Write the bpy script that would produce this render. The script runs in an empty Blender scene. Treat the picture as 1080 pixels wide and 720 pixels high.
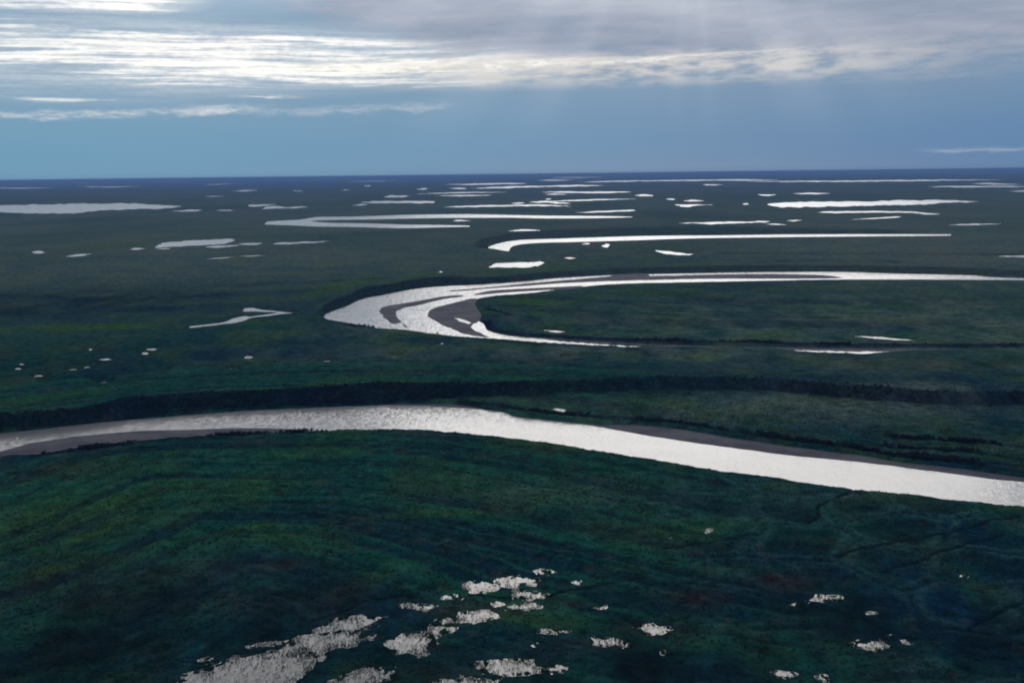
import bpy, bmesh, math, random
import numpy as np
from mathutils import Vector, Matrix, Euler

R = math.radians
rng = np.random.default_rng(7)
random.seed(7)
scn = bpy.context.scene
col = scn.collection

# ------------------------------------------------------------------ camera
CAM_H = 120.0            # metres above the water level (z = 0)
F = 1050.0               # focal length in pixels of the 1080 x 720 photograph (35 mm lens)
PITCH = R(9.52)
ROLL = -R(0.69)
cam_d = bpy.data.cameras.new('camera')
cam_d.sensor_width = 36.0
cam_d.lens = 36.0 * F / 1080.0
cam_d.clip_start = 1.0
cam_d.clip_end = 400000.0
cam = bpy.data.objects.new('camera', cam_d)
CAM_M = Matrix.Rotation(R(90) - PITCH, 3, 'X') @ Matrix.Rotation(ROLL, 3, 'Z')
cam.matrix_world = Matrix.Translation((0, 0, CAM_H)) @ CAM_M.to_4x4()
col.objects.link(cam)
scn.camera = cam
CM = np.array(CAM_M)

# ------------------------------------------------------------------ view
scn.view_settings.view_transform = 'Standard'
scn.view_settings.look = 'None'
scn.view_settings.exposure = 0.0
scn.view_settings.gamma = 1.0
scn.render.engine = 'CYCLES'
scn.cycles.use_denoising = True
scn.cycles.pixel_filter_type = 'BLACKMAN_HARRIS'
scn.cycles.filter_width = 1.9
scn.cycles.max_bounces = 2
scn.cycles.diffuse_bounces = 1
scn.cycles.glossy_bounces = 1
scn.cycles.transmission_bounces = 1
scn.cycles.volume_bounces = 0
scn.cycles.caustics_reflective = False
scn.cycles.use_adaptive_sampling = True
scn.cycles.adaptive_threshold = 0.035

# ------------------------------------------------------------------ sun and sky
SUN_AZ, SUN_EL = 10.0, 17.0          # degrees; azimuth measured from +Y towards +X
SUN_DIR = Vector((math.sin(R(SUN_AZ)) * math.cos(R(SUN_EL)), math.cos(R(SUN_AZ)) * math.cos(R(SUN_EL)), math.sin(R(SUN_EL))))
sun_d = bpy.data.lights.new('sun', 'SUN')
sun_d.energy = 0.5
sun_d.angle = R(34)
sun_d.color = (1.0, 0.95, 0.87)
sun = bpy.data.objects.new('sun', sun_d)
sun.rotation_euler = (-SUN_DIR).to_track_quat('-Z', 'Y').to_euler()
sun.location = (0, 0, 300)
col.objects.link(sun)


class NT:
    """tiny helper that writes node expressions"""
    def __init__(self, tree):
        self.t = tree
        tree.nodes.clear()

    def new(self, typ, **kw):
        n = self.t.nodes.new(typ)
        for k, v in kw.items():
            setattr(n, k, v)
        return n

    def link(self, a, sock):
        if isinstance(a, bpy.types.NodeSocket):
            self.t.links.new(a, sock)
        else:
            if hasattr(sock, 'default_value'):
                if hasattr(sock.default_value, '__len__') and not hasattr(a, '__len__'):
                    a = (a,) * len(sock.default_value)
                if hasattr(a, '__len__') and hasattr(sock.default_value, '__len__') and len(sock.default_value) == 4 and len(a) == 3:
                    a = tuple(a) + (1.0,)
                sock.default_value = a

    def m(self, op, a, b=None, c=None, clamp=False):
        n = self.new('ShaderNodeMath', operation=op, use_clamp=clamp)
        self.link(a, n.inputs[0])
        if b is not None: self.link(b, n.inputs[1])
        if c is not None: self.link(c, n.inputs[2])
        return n.outputs[0]

    def add(self, a, b): return self.m('ADD', a, b)
    def sub(self, a, b): return self.m('SUBTRACT', a, b)
    def mul(self, a, b): return self.m('MULTIPLY', a, b)

    def ramp(self, x, a, b, lo=0.0, hi=1.0, kind='SMOOTHSTEP'):
        n = self.new('ShaderNodeMapRange', interpolation_type=kind)
        for i, v in enumerate((x, a, b, lo, hi)): self.link(v, n.inputs[i])
        return n.outputs[0]

    def bump_fn(self, x, c, w):
        """gaussian of x about c"""
        q = self.m('DIVIDE', self.sub(x, c), w)
        return self.m('EXPONENT', self.mul(self.mul(q, q), -1.0))

    def mix(self, f, a, b):
        n = self.new('ShaderNodeMix', data_type='RGBA')
        self.link(f, n.inputs[0]); self.link(a, n.inputs[6]); self.link(b, n.inputs[7])
        return n.outputs[2]

    def cadd(self, f, a, b):
        n = self.new('ShaderNodeMix', data_type='RGBA', blend_type='ADD', clamp_factor=False)
        self.link(f, n.inputs[0]); self.link(a, n.inputs[6]); self.link(b, n.inputs[7])
        return n.outputs[2]

    def cmul(self, f, a, b):
        n = self.new('ShaderNodeMix', data_type='RGBA', blend_type='MULTIPLY')
        self.link(f, n.inputs[0]); self.link(a, n.inputs[6]); self.link(b, n.inputs[7])
        return n.outputs[2]

    def vec(self, x, y, z):
        n = self.new('ShaderNodeCombineXYZ')
        for i, v in enumerate((x, y, z)): self.link(v, n.inputs[i])
        return n.outputs[0]

    def noise(self, v, scale, detail=4.0, rough=0.55, dist=0.0):
        n = self.new('ShaderNodeTexNoise')
        self.link(v, n.inputs['Vector'])
        n.inputs['Scale'].default_value = scale
        n.inputs['Detail'].default_value = detail
        n.inputs['Roughness'].default_value = rough
        n.inputs['Distortion'].default_value = dist
        return n.outputs['Fac']


world = bpy.data.worlds.new('World')
scn.world = world
world.use_nodes = True


def build_sky():
    n = NT(world.node_tree)
    tc = n.new('ShaderNodeTexCoord').outputs['Generated']
    sx = n.new('ShaderNodeSeparateXYZ'); n.link(tc, sx.inputs[0])
    X, Y, Z = sx.outputs
    A = n.mul(n.m('ARCTAN2', X, Y), 180 / math.pi)
    E = n.mul(n.m('ARCSINE', Z), 180 / math.pi)
    sky = n.new('ShaderNodeTexSky', sky_type='NISHITA')
    sky.sun_disc = False
    sky.sun_elevation = R(SUN_EL)
    sky.sun_rotation = R(SUN_AZ)
    sky.altitude = 100
    sky.air_density = 1.0
    sky.dust_density = 0.2
    sky.ozone_density = 4.0
    nis = n.cmul(1.0, sky.outputs[0], (0.05, 0.05, 0.05))
    # far blue air under the cloud deck, paler to the left where the deck is broken
    side = n.ramp(A, -26, 24)
    low = n.mix(side, (0.145, 0.335, 0.515), (0.075, 0.205, 0.42))
    up = n.mix(side, (0.22, 0.36, 0.50), (0.165, 0.27, 0.42))
    air = n.mix(n.ramp(E, 0.8, 5.5), low, up)
    base = n.mix(0.9, nis, air)
    # coordinates for streaky clouds
    warp = n.noise(n.vec(n.mul(A, 0.05), n.mul(E, 0.2), 3.1), 1.0, 1.0)
    Ew = n.add(n.add(E, n.mul(n.sub(warp, 0.5), 1.0)), n.mul(A, -0.012))
    s1 = n.noise(n.vec(n.mul(A, 0.05), n.mul(Ew, 1.25), 0.0), 1.0, 3.0, 0.55)
    s2 = n.noise(n.vec(n.mul(A, 0.11), n.mul(Ew, 3.0), 5.0), 1.0, 4.0, 0.6)
    s3 = n.noise(n.vec(n.mul(A, 1.5), n.mul(Ew, 6.0), 9.0), 1.0, 3.0, 0.65)
    s4 = n.noise(n.vec(n.mul(A, 0.5), n.mul(Ew, 2.2), 15.0), 1.0, 4.0, 0.62)
    # streaky white cloud on the left: densest in a band about six degrees up
    core = n.mul(n.bump_fn(E, n.ramp(A, -30, 0, 6.3, 6.3), n.ramp(A, -26, 2, 2.1, 1.1)), n.ramp(A, -30, -16, 0.62, 1.0))
    top = n.mul(n.ramp(E, 7.8, 9.3), n.ramp(A, -14, -21, 0.0, 1.4))
    dens = n.mul(n.m('MAXIMUM', core, top), n.ramp(A, -1.0, 7.0, 1.0, 0.0))
    streak = n.add(n.add(n.mul(s1, 0.50), n.mul(s2, 0.48)), n.add(n.mul(s3, 0.07), n.mul(s4, 0.14)))
    wm = n.ramp(n.add(streak, n.mul(dens, 0.33)), 0.70, 0.94)
    veil = n.mul(n.ramp(dens, 0.05, 0.7), 0.35)
    wmask = n.mul(n.m('MAXIMUM', wm, veil), n.ramp(dens, 0.02, 0.22))
    wcol = n.mix(n.ramp(n.add(n.mul(s2, 0.75), n.mul(s3, 0.25)), 0.36, 0.58), (0.56, 0.61, 0.69), (1.12, 1.09, 1.03))
    c = n.mix(n.mul(wmask, 0.96), base, wcol)
    # grey lavender deck that covers the upper right and everything overhead
    edge = n.add(n.ramp(A, -24, 2.0, 11.2, 5.9), n.mul(n.ramp(A, 2.0, 30), -0.7))
    behind = n.ramp(n.m('ABSOLUTE', A), 32, 60)
    edge = n.sub(edge, n.mul(behind, 3.0))
    en = n.add(n.sub(E, edge), n.add(n.mul(n.sub(s1, 0.5), 2.2), n.mul(n.sub(s4, 0.5), 2.0)))
    dmask = n.ramp(en, -0.9, 1.3)
    zc = n.m('MAXIMUM', n.add(Z, 0.06), 0.02)
    px = n.m('DIVIDE', X, zc); py = n.m('DIVIDE', Y, zc)
    deckn = n.noise(n.vec(n.mul(px, 0.8), n.mul(py, 1.3), 2.0), 1.0, 2.0, 0.55)
    dn = n.add(n.add(n.mul(deckn, 0.4), n.mul(s1, 0.3)), n.mul(s4, 0.3))
    dcol = n.mix(n.ramp(dn, 0.36, 0.62), (0.250, 0.310, 0.420), (0.36, 0.395, 0.485))
    # the cloud thickens overhead and lets less light through
    thick = n.ramp(E, 18, 45, 1.0, 0.55)
    dcol = n.cmul(1.0, dcol, n.vec(thick, thick, thick))
    c = n.mix(n.mul(dmask, 0.93), c, dcol)
    # sun-lit lower rim of the deck
    lE = n.sub(E, n.add(6.02, n.mul(A, 0.018)))
    lE = n.add(lE, n.add(n.mul(n.sub(s2, 0.5), 0.7), n.mul(n.sub(s3, 0.5), 0.35)))
    q = n.m('DIVIDE', lE, n.ramp(A, -8, 14, 0.26, 0.12))
    line = n.m('EXPONENT', n.mul(n.mul(q, q), -1.0))
    lamp = n.mul(n.ramp(A, -20, -6), n.ramp(A, 3, 21, 1.0, 0.0))
    line = n.mul(line, n.mul(lamp, n.ramp(s3, 0.30, 0.60, 0.3, 1.0)))
    c = n.mix(n.m('MINIMUM', line, 0.95), c, (1.1, 1.06, 0.95))
    phi = n.m('ARCTAN2', n.sub(A, SUN_AZ), n.sub(SUN_EL, E))
    shaft = n.noise(n.vec(n.mul(phi, 5.0), 0.3, 1.0), 1.0, 1.0, 0.6)
    # pale glow and fall streaks under the rim
    vE = n.mul(n.ramp(E, 4.4, 5.5), n.ramp(E, 7.0, 5.9))
    vir = n.add(n.mul(s4, 0.7), n.mul(shaft, 0.3))
    vA = n.mul(n.ramp(A, -10, -2), n.ramp(A, 28, 12))
    c = n.mix(n.mul(n.mul(vE, vA), n.ramp(vir, 0.36, 0.62, 0.12, 0.92)), c, (0.66, 0.64, 0.62))
    # thin cloud bars low over the plain
    def bar(c, a0, a1, e0, tilt, w, amt, seed):
        le = n.add(n.sub(E, n.add(e0, n.mul(n.sub(A, a0), tilt))), n.mul(n.sub(s4, 0.5), w * 6.5))
        q = n.m('DIVIDE', le, w)
        g = n.m('EXPONENT', n.mul(n.mul(q, q), -1.0))
        span = n.mul(n.ramp(A, a0 - 0.6, a0 + 1.6), n.ramp(A, a1 + 0.6, a1 - 1.8))
        brk = n.ramp(n.add(n.mul(s4, 0.5), n.mul(s3, 0.5)), 0.34, 0.60, 0.2, 1.0)
        return n.mix(n.mul(n.mul(g, span), n.mul(brk, amt)), c, (0.80, 0.80, 0.80))
    c = bar(c, -34, -15, 3.05, 0.026, 0.15, 0.55, 11.0)
    c = bar(c, -17.8, -13.4, 3.66, 0.0, 0.17, 0.6, 12.0)
    c = bar(c, -15.0, -11.6, 4.32, 0.0, 0.06, 0.95, 13.0)
    c = bar(c, -14, -3, 3.5, 0.03, 0.20, 0.28, 14.0)
    c = bar(c, 22, 36, 0.98, 0.004, 0.10, 0.22, 15.0)
    # light shafts fanning out from the hidden sun
    sm = n.mul(n.mul(n.ramp(shaft, 0.42, 0.75), n.ramp(E, 0.5, 6.5)), n.mul(n.ramp(A, -14, -4), n.ramp(A, 26, 14)))
    c = n.cadd(n.mul(sm, 0.08), c, (0.62, 0.60, 0.60))
    # glow of the veiled sun, spread wide through the cloud layer it stands behind
    dA = n.m('DIVIDE', n.sub(A, SUN_AZ), 85.0); dE = n.m('DIVIDE', n.sub(E, SUN_EL + 5.0), 7.5)
    wide = n.m('EXPONENT', n.mul(n.add(n.mul(dA, dA), n.mul(dE, dE)), -1.0))
    d = n.new('ShaderNodeVectorMath', operation='DOT_PRODUCT')
    n.link(tc, d.inputs[0]); d.inputs[1].default_value = SUN_DIR
    ang = n.mul(n.m('ARCCOSINE', n.m('MINIMUM', d.outputs['Value'], 1.0)), 180 / math.pi)
    aur = n.add(n.mul(wide, 1.8), n.mul(n.bump_fn(ang, 0.0, 6.0), 0.2))
    aur = n.mul(aur, n.ramp(deckn, 0.32, 0.68, 0.5, 1.5))
    c = n.cadd(aur, c, (1.0, 0.97, 0.91))
    # below the horizon: dull ground tone
    c = n.mix(n.ramp(E, -0.6, -0.2, 1.0, 0.0), c, (0.05, 0.08, 0.13))
    bg = n.new('ShaderNodeBackground')
    n.link(c, bg.inputs[0]); bg.inputs[1].default_value = 1.0
    out = n.new('ShaderNodeOutputWorld')
    n.t.links.new(bg.outputs[0], out.inputs[0])


build_sky()
world.cycles.sampling_method = 'MANUAL'
world.cycles.sample_map_resolution = 1024

# ------------------------------------------------------------------ helpers

def unproj(u, v, z=0.0):
    """picture point of the photograph -> point on the level plane z"""
    d = np.array(((u - 540.0) / F, (360.0 - v) / F, -1.0))
    w = CM @ d
    t = (z - CAM_H) / w[2]
    return np.array((w[0] * t, w[1] * t))


def horizon_v(u):
    return 190.3 - 0.01204 * u


def unproj_list(pts, z=0.0):
    out = []
    for u, v in pts:
        v = max(v, horizon_v(u) + 2.2)
        out.append(unproj(u, v, z))
    return np.array(out)


def hash2(ix, iy, seed):
    h = (ix.astype(np.int64) * 374761393 + iy.astype(np.int64) * 668265263 + seed * 974634777) & 0xFFFFFFFF
    h = ((h ^ (h >> 13)) * 1274126177) & 0xFFFFFFFF
    h = (h ^ (h >> 16)) & 0xFFFFFFFF
    return h.astype(np.float64) / 4294967295.0


def vnoise(x, y, seed=0):
    ix = np.floor(x); iy = np.floor(y)
    fx = x - ix; fy = y - iy
    fx = fx * fx * (3 - 2 * fx); fy = fy * fy * (3 - 2 * fy)
    a = hash2(ix, iy, seed); b = hash2(ix + 1, iy, seed)
    c = hash2(ix, iy + 1, seed); d = hash2(ix + 1, iy + 1, seed)
    return (a * (1 - fx) + b * fx) * (1 - fy) + (c * (1 - fx) + d * fx) * fy


def fbm(x, y, octv=4, seed=0):
    s = 0.0; amp = 0.5; tot = 0.0
    for k in range(octv):
        s = s + amp * vnoise(x, y, seed + k * 17)
        tot += amp; amp *= 0.5
        x = x * 2.03 + 11.3; y = y * 2.03 + 7.7
    return s / tot


def smooth(x, a, b):
    t = np.clip((x - a) / (b - a), 0, 1)
    return t * t * (3 - 2 * t)


def catmull(pts, step=4.0, closed=True):
    """densify a picture-space outline into a smooth curve through its points"""
    P = np.array(pts, float); n = len(P); out = []
    rngi = range(n) if closed else range(n - 1)
    for i in rngi:
        if closed:
            p0, p1, p2, p3 = P[(i - 1) % n], P[i], P[(i + 1) % n], P[(i + 2) % n]
        else:
            p0, p1, p2, p3 = P[max(i - 1, 0)], P[i], P[i + 1], P[min(i + 2, n - 1)]
        L = max(np.linalg.norm(p2 - p1), 1e-6)
        k = max(1, int(L / step))
        # centripetal-like damping keeps thin spindles from overshooting
        t1 = (p2 - p0) * 0.5; t2 = (p3 - p1) * 0.5
        for t, nb in ((t1, 0), (t2, 1)):
            ln = np.linalg.norm(t)
            if ln > L: t *= L / ln
        for j in range(k):
            s = j / k
            h1 = 2 * s ** 3 - 3 * s ** 2 + 1; h2 = -2 * s ** 3 + 3 * s ** 2
            h3 = s ** 3 - 2 * s ** 2 + s; h4 = s ** 3 - s ** 2
            out.append(h1 * p1 + h2 * p2 + h3 * t1 + h4 * t2)
    if not closed: out.append(P[-1])
    return np.array(out)


def in_poly(px, py, poly):
    ins = np.zeros(px.shape, bool)
    n = len(poly); j = n - 1
    for i in range(n):
        xi, yi = poly[i]; xj, yj = poly[j]
        if yi != yj:
            ins ^= ((yi > py) != (yj > py)) & (px < (xj - xi) * (py - yi) / (yj - yi) + xi)
        j = i
    return ins


def line_dist(px, py, line, closed=False):
    best = np.full(px.shape, 1e12)
    n = len(line)
    for i in range(n if closed else n - 1):
        ax, ay = line[i]; bx, by = line[(i + 1) % n]
        dx, dy = bx - ax, by - ay
        L2 = dx * dx + dy * dy + 1e-9
        t = np.clip(((px - ax) * dx + (py - ay) * dy) / L2, 0, 1)
        d = (px - ax - t * dx) ** 2 + (py - ay - t * dy) ** 2
        np.minimum(best, d, out=best)
    return np.sqrt(best)


def tag(o, label, cat=None, group=None, kind=None):
    o['label'] = label
    if cat: o['category'] = cat
    if group: o['group'] = group
    if kind: o['kind'] = kind
    return o


def mesh_obj(name, verts, faces, mat, parent=None, smooth_faces=False):
    me = bpy.data.meshes.new(name)
    me.from_pydata([tuple(map(float, v)) for v in verts], [], [tuple(map(int, f)) for f in faces])
    me.update()
    if smooth_faces:
        me.polygons.foreach_set('use_smooth', [True] * len(me.polygons))
    if mat: me.materials.append(mat)
    o = bpy.data.objects.new(name, me)
    col.objects.link(o)
    if parent: o.parent = parent
    return o


# ------------------------------------------------------------------ materials

def material(name):
    m = bpy.data.materials.new(name)
    m.use_nodes = True
    return m, NT(m.node_tree)


def finish(n, bsdf):
    out = n.new('ShaderNodeOutputMaterial')
    n.t.links.new(bsdf.outputs[0], out.inputs['Surface'])


def water_material(name, base, rough, slope, wscale):
    m, n = material(name)
    b = n.new('ShaderNodeBsdfPrincipled')
    geo = n.new('ShaderNodeNewGeometry')
    pos = geo.outputs['Position']
    big = n.noise(pos, 0.010, 3.0)
    sed = n.ramp(big, 0.35, 0.65, 0.85, 1.15, 'LINEAR')
    n.link(n.cmul(1.0, base, n.vec(sed, sed, sed)), b.inputs['Base Color'])
    b.inputs['Roughness'].default_value = rough
    b.inputs['IOR'].default_value = 1.45

    def slopes(scale, k):
        st = n.new('ShaderNodeVectorMath', operation='MULTIPLY'); n.link(pos, st.inputs[0]); st.inputs[1].default_value = (1.0, 0.3, 1.0)
        t = n.new('ShaderNodeTexNoise'); n.link(st.outputs[0], t.inputs['Vector'])
        t.inputs['Scale'].default_value = scale; t.inputs['Detail'].default_value = 2.0
        v = n.new('ShaderNodeVectorMath', operation='MULTIPLY_ADD')
        n.link(t.outputs['Color'], v.inputs[0]); v.inputs[1].default_value = (k, k, 0); v.inputs[2].default_value = (-k / 2, -k / 2, 0)
        return v.outputs[0]
    # wind ripples, livelier in some reaches than in others
    gust = n.ramp(n.noise(pos, 0.022, 2.0), 0.35, 0.65, 0.85, 1.1)
    a1 = n.new('ShaderNodeVectorMath', operation='ADD')
    n.link(slopes(wscale, slope * 0.56), a1.inputs[0]); n.link(slopes(wscale * 6.0, slope), a1.inputs[1])
    sc_ = n.new('ShaderNodeVectorMath', operation='SCALE'); n.link(a1.outputs[0], sc_.inputs[0]); n.link(gust, sc_.inputs['Scale'])
    a2 = n.new('ShaderNodeVectorMath', operation='ADD'); n.link(sc_.outputs[0], a2.inputs[0]); n.link(geo.outputs['Normal'], a2.inputs[1])
    nm = n.new('ShaderNodeVectorMath', operation='NORMALIZE'); n.link(a2.outputs[0], nm.inputs[0])
    n.t.links.new(nm.outputs[0], b.inputs['Normal'])
    finish(n, b)
    return m


RIVER_W = water_material('silty_river_water', (0.31, 0.30, 0.285), 0.18, 0.40, 0.75)
LAKE_W = water_material('lake_water', (0.26, 0.265, 0.27), 0.2, 0.36, 0.6)
POND_W = water_material('pond_water', (0.16, 0.16, 0.15), 0.12, 0.25, 1.2)


def mud_material():
    m, n = material('wet_mud')
    b = n.new('ShaderNodeBsdfPrincipled')
    pos = n.new('ShaderNodeNewGeometry').outputs['Position']
    a = n.noise(pos, 0.05, 5.0, 0.6)
    f = n.noise(pos, 0.25, 5.0, 0.65)
    c = n.mix(n.ramp(a, 0.38, 0.62), (0.082, 0.082, 0.102), (0.135, 0.130, 0.148))
    c = n.mix(n.mul(n.ramp(f, 0.45, 0.7), 0.4), c, (0.06, 0.06, 0.075))
    n.link(c, b.inputs['Base Color'])
    b.inputs['Roughness'].default_value = 0.9
    b.inputs['Specular IOR Level'].default_value = 0.1
    bp = n.new('ShaderNodeBump'); bp.inputs['Distance'].default_value = 0.15
    n.link(f, bp.inputs['Height']); n.t.links.new(bp.outputs[0], b.inputs['Normal'])
    finish(n, b)
    return m


MUD = mud_material()


def ground_material():
    m, n = material('tundra')
    b = n.new('ShaderNodeBsdfPrincipled')
    pos = n.new('ShaderNodeNewGeometry').outputs['Position']

    def att(name):
        a = n.new('ShaderNodeAttribute'); a.attribute_name = name
        return a.outputs['Fac']
    navy, pale, dusk, lush, willow, moss, trough, scroll, wet_dim = (att(k) for k in ('navy', 'pale', 'dusk', 'lush', 'willow', 'moss', 'trough', 'scroll', 'wet_dim'))
    big = n.noise(pos, 0.0035, 5.0, 0.6)
    mid = n.noise(pos, 0.018, 5.0, 0.62)
    fin = n.noise(pos, 0.16, 5.0, 0.65)
    tus = n.noise(pos, 0.9, 3.0, 0.65)
    sedge = (0.010, 0.070, 0.050)
    blue = (0.007, 0.044, 0.060)
    olive = (0.046, 0.090, 0.034)
    brown = (0.062, 0.060, 0.054)
    sunlit_land = (0.138, 0.170, 0.136)  # paler olive land tone that carries the mid plain's sunlight in its colour
    c = n.mix(n.ramp(n.add(n.mul(big, 0.6), n.mul(mid, 0.4)), 0.45, 0.55), blue, sedge)
    c = n.mix(n.mul(n.ramp(mid, 0.50, 0.60), 0.65), c, olive)
    c = n.mix(n.mul(n.ramp(n.noise(pos, 0.03, 5.0, 0.7), 0.52, 0.70), 0.6), c, brown)
    lit_c = n.mix(n.ramp(n.add(n.mul(big, 0.5), n.mul(mid, 0.5)), 0.40, 0.60), (0.088, 0.134, 0.124), sunlit_land)
    lit_c = n.mix(n.mul(n.ramp(mid, 0.5, 0.64), 0.6), lit_c, (0.108, 0.160, 0.070))
    lit_c = n.mix(n.mul(n.ramp(big, 0.52, 0.62), 0.45), lit_c, (0.118, 0.122, 0.118))
    c = n.mix(n.m('MINIMUM', pale, 1.0), c, lit_c)
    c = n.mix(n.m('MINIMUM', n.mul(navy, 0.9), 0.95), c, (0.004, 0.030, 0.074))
    c = n.mix(n.mul(scroll, 0.7), c, (0.016, 0.110, 0.066))
    c = n.mix(n.mul(lush, 0.9), c, (0.050, 0.125, 0.016))
    c = n.mix(n.mul(moss, 0.8), c, (0.060, 0.022, 0.026))
    c = n.mix(n.mul(trough, 0.85), c, (0.040, 0.100, 0.105))
    c = n.mix(n.mul(dusk, 0.8), c, (0.008, 0.022, 0.040))
    c = n.mix(n.mul(willow, 0.92), c, (0.006, 0.012, 0.034))
    spk = n.noise(pos, 0.42, 3.0, 0.7)
    c = n.mix(n.mul(n.mul(n.ramp(spk, 0.54, 0.66), 0.35), n.sub(1.0, n.m('MINIMUM', n.mul(wet_dim, 0.9), 0.9))), c, (0.022, 0.098, 0.070))
    c = n.mix(n.mul(n.ramp(spk, 0.46, 0.34), 0.7), c, (0.004, 0.016, 0.030))
    c = n.mix(n.mul(n.ramp(n.noise(pos, 0.11, 4.0, 0.7), 0.56, 0.68), 0.4), c, (0.062, 0.066, 0.058))
    c = n.mix(n.m('MINIMUM', n.mul(wet_dim, 0.9), 0.94), c, (0.005, 0.012, 0.016))  # dark tone of wet ground and of the painted foreground dimming
    k = n.ramp(n.add(n.mul(fin, 0.6), n.mul(tus, 0.4)), 0.34, 0.68, 0.35, 1.75, 'LINEAR')
    c = n.cmul(1.0, c, n.vec(k, k, k))
    n.link(c, b.inputs['Base Color'])
    b.inputs['Roughness'].default_value = 0.95
    b.inputs['Specular IOR Level'].default_value = 0.0
    bp = n.new('ShaderNodeBump'); bp.inputs['Strength'].default_value = 1.0; bp.inputs['Distance'].default_value = 0.9
    n.link(n.add(n.mul(fin, 0.9), n.mul(tus, 0.5)), bp.inputs['Height'])
    n.t.links.new(bp.outputs[0], b.inputs['Normal'])
    finish(n, b)
    return m


GROUND = ground_material()


def leaf_material(name, c1, c2, c3=None, thin=0.4):
    m, n = material(name)
    b = n.new('ShaderNodeBsdfPrincipled')
    oi = n.new('ShaderNodeObjectInfo').outputs['Random']
    pos = n.new('ShaderNodeNewGeometry').outputs['Position']
    f = n.noise(pos, 0.02, 4.0, 0.6)
    g = n.noise(pos, 1.3, 2.0, 0.6)
    c = n.mix(n.ramp(n.add(n.mul(f, 0.6), n.mul(oi, 0.4)), 0.3, 0.7), c1, c2)
    if c3: c = n.mix(n.mul(n.ramp(n.noise(pos, 0.045, 4.0, 0.7), 0.56, 0.68), 0.7), c, c3)
    k = n.ramp(g, 0.3, 0.7, 0.7, 1.3, 'LINEAR')
    n.link(n.cmul(1.0, c, n.vec(k, k, k)), b.inputs['Base Color'])
    b.inputs['Roughness'].default_value = 0.85
    b.inputs['Specular IOR Level'].default_value = 0.1
    tr = n.new('ShaderNodeBsdfTranslucent'); n.link(n.cmul(1.0, c, n.vec(k, k, k)), tr.inputs[0])
    mx = n.new('ShaderNodeMixShader'); mx.inputs[0].default_value = thin
    n.t.links.new(b.outputs[0], mx.inputs[1]); n.t.links.new(tr.outputs[0], mx.inputs[2])
    finish(n, mx)
    return m


SEDGE = leaf_material('sedge_leaf', (0.008, 0.044, 0.038), (0.018, 0.056, 0.030), (0.034, 0.035, 0.026), 0.3)
WILLOW = leaf_material('willow_leaf', (0.007, 0.015, 0.036), (0.012, 0.028, 0.042), None, 0.1)
REED = leaf_material('pond_sedge_leaf', (0.012, 0.050, 0.044), (0.034, 0.066, 0.046), None, 0.2)
BARK = leaf_material('willow_bark', (0.05, 0.045, 0.042), (0.075, 0.065, 0.055))

# ------------------------------------------------------------------ outlines read off the photograph
RIVER_TOP = [(-260, 500), (-160, 480), (-70, 465), (0, 456.7), (43, 453), (100, 446), (160, 441), (200, 437.7), (240, 434.5), (300, 430.8), (366, 428.5), (428, 427), (487, 430), (525.6, 433.3), (541, 438.4), (572, 442), (611, 447), (650, 453.6), (690, 460), (754, 469.6), (828, 479), (939, 491), (1080, 508.5), (1180, 521), (1320, 538)]
RIVER_BOT = [(1320, 572), (1180, 551), (1080, 535.5), (1032, 531.5), (969, 524), (902, 517), (835.6, 507.4), (754, 497), (720, 491), (669.5, 482.5), (611, 473), (564.5, 466), (518, 460), (463, 456), (432, 453.8), (366, 454), (333, 453.7), (267, 451.7), (187, 453), (133, 455.3), (80, 460), (43, 465.7), (17, 471.7), (0, 475.5), (-60, 495), (-140, 522), (-240, 560)]
BEND = [(340, 334.4), (351, 328), (368, 321.5), (381, 315.5), (404.4, 311), (426.7, 306.7), (444, 303.8), (475.6, 301.5), (509, 300), (560, 296.2), (584, 293.5), (629, 291), (660, 289.6), (700, 288.8), (780, 287.3), (819, 286.8), (893, 286.8), (938, 288.3), (1027, 290.4), (1044, 292.2), (1080, 293.3), (1200, 297), (1330, 303),
        (1330, 305), (1200, 298.9), (1080, 295.6), (1027, 295), (967, 294.6), (893, 294.6), (819, 295.7), (760, 296.9), (718, 297.7), (651, 299.4), (615, 302.2), (575, 306.8), (560, 308.9), (520, 312.2), (502, 315.5), (498, 321), (504, 330), (503, 337), (510, 341), (514.4, 347.8), (526.7, 351.8), (542, 354.4), (573, 357.8), (606.7, 361), (651, 363.8), (706, 366.7),
        (708, 369.0), (664, 368.0), (606.7, 365.4), (560, 361.8), (520, 358.5), (493, 356.8), (458, 352.8), (433, 349.2), (404, 346.7), (382, 343), (360, 339.3)]
THIRD = [(514.4, 261), (524.4, 257.3), (537.8, 254.4), (553, 252.9), (591, 251.6), (640, 250), (680, 248.9), (720, 248.4), (760, 248.2), (819, 247.4), (908, 247), (1003, 247.2),
         (1003, 248.5), (908, 249.3), (819, 250.1), (760, 250.8), (720, 251.7), (669, 253.4), (613, 255), (569, 256.1), (546.7, 258), (538.5, 261), (536.7, 264.9), (524, 262.9)]
OXBOW = [(278.5, 236.5), (282, 233.7), (317.4, 231.5), (334, 229), (371, 228.5), (426.7, 226.7), (460, 226.2), (495.6, 226), (569.6, 227.4), (640, 228), (667.8, 228.9),
         (632.6, 230), (577, 230.3), (540, 229.6), (514, 229.7), (460, 230), (389.6, 231.5), (337.8, 232.4), (328.5, 233.5), (349, 235), (387.8, 235.6), (426.7, 236.9), (460, 237.3), (495.6, 238.1),
         (495.6, 239), (460, 239.9), (423, 240.7), (371, 239.4), (334, 238.9), (306, 237.6)]
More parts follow.
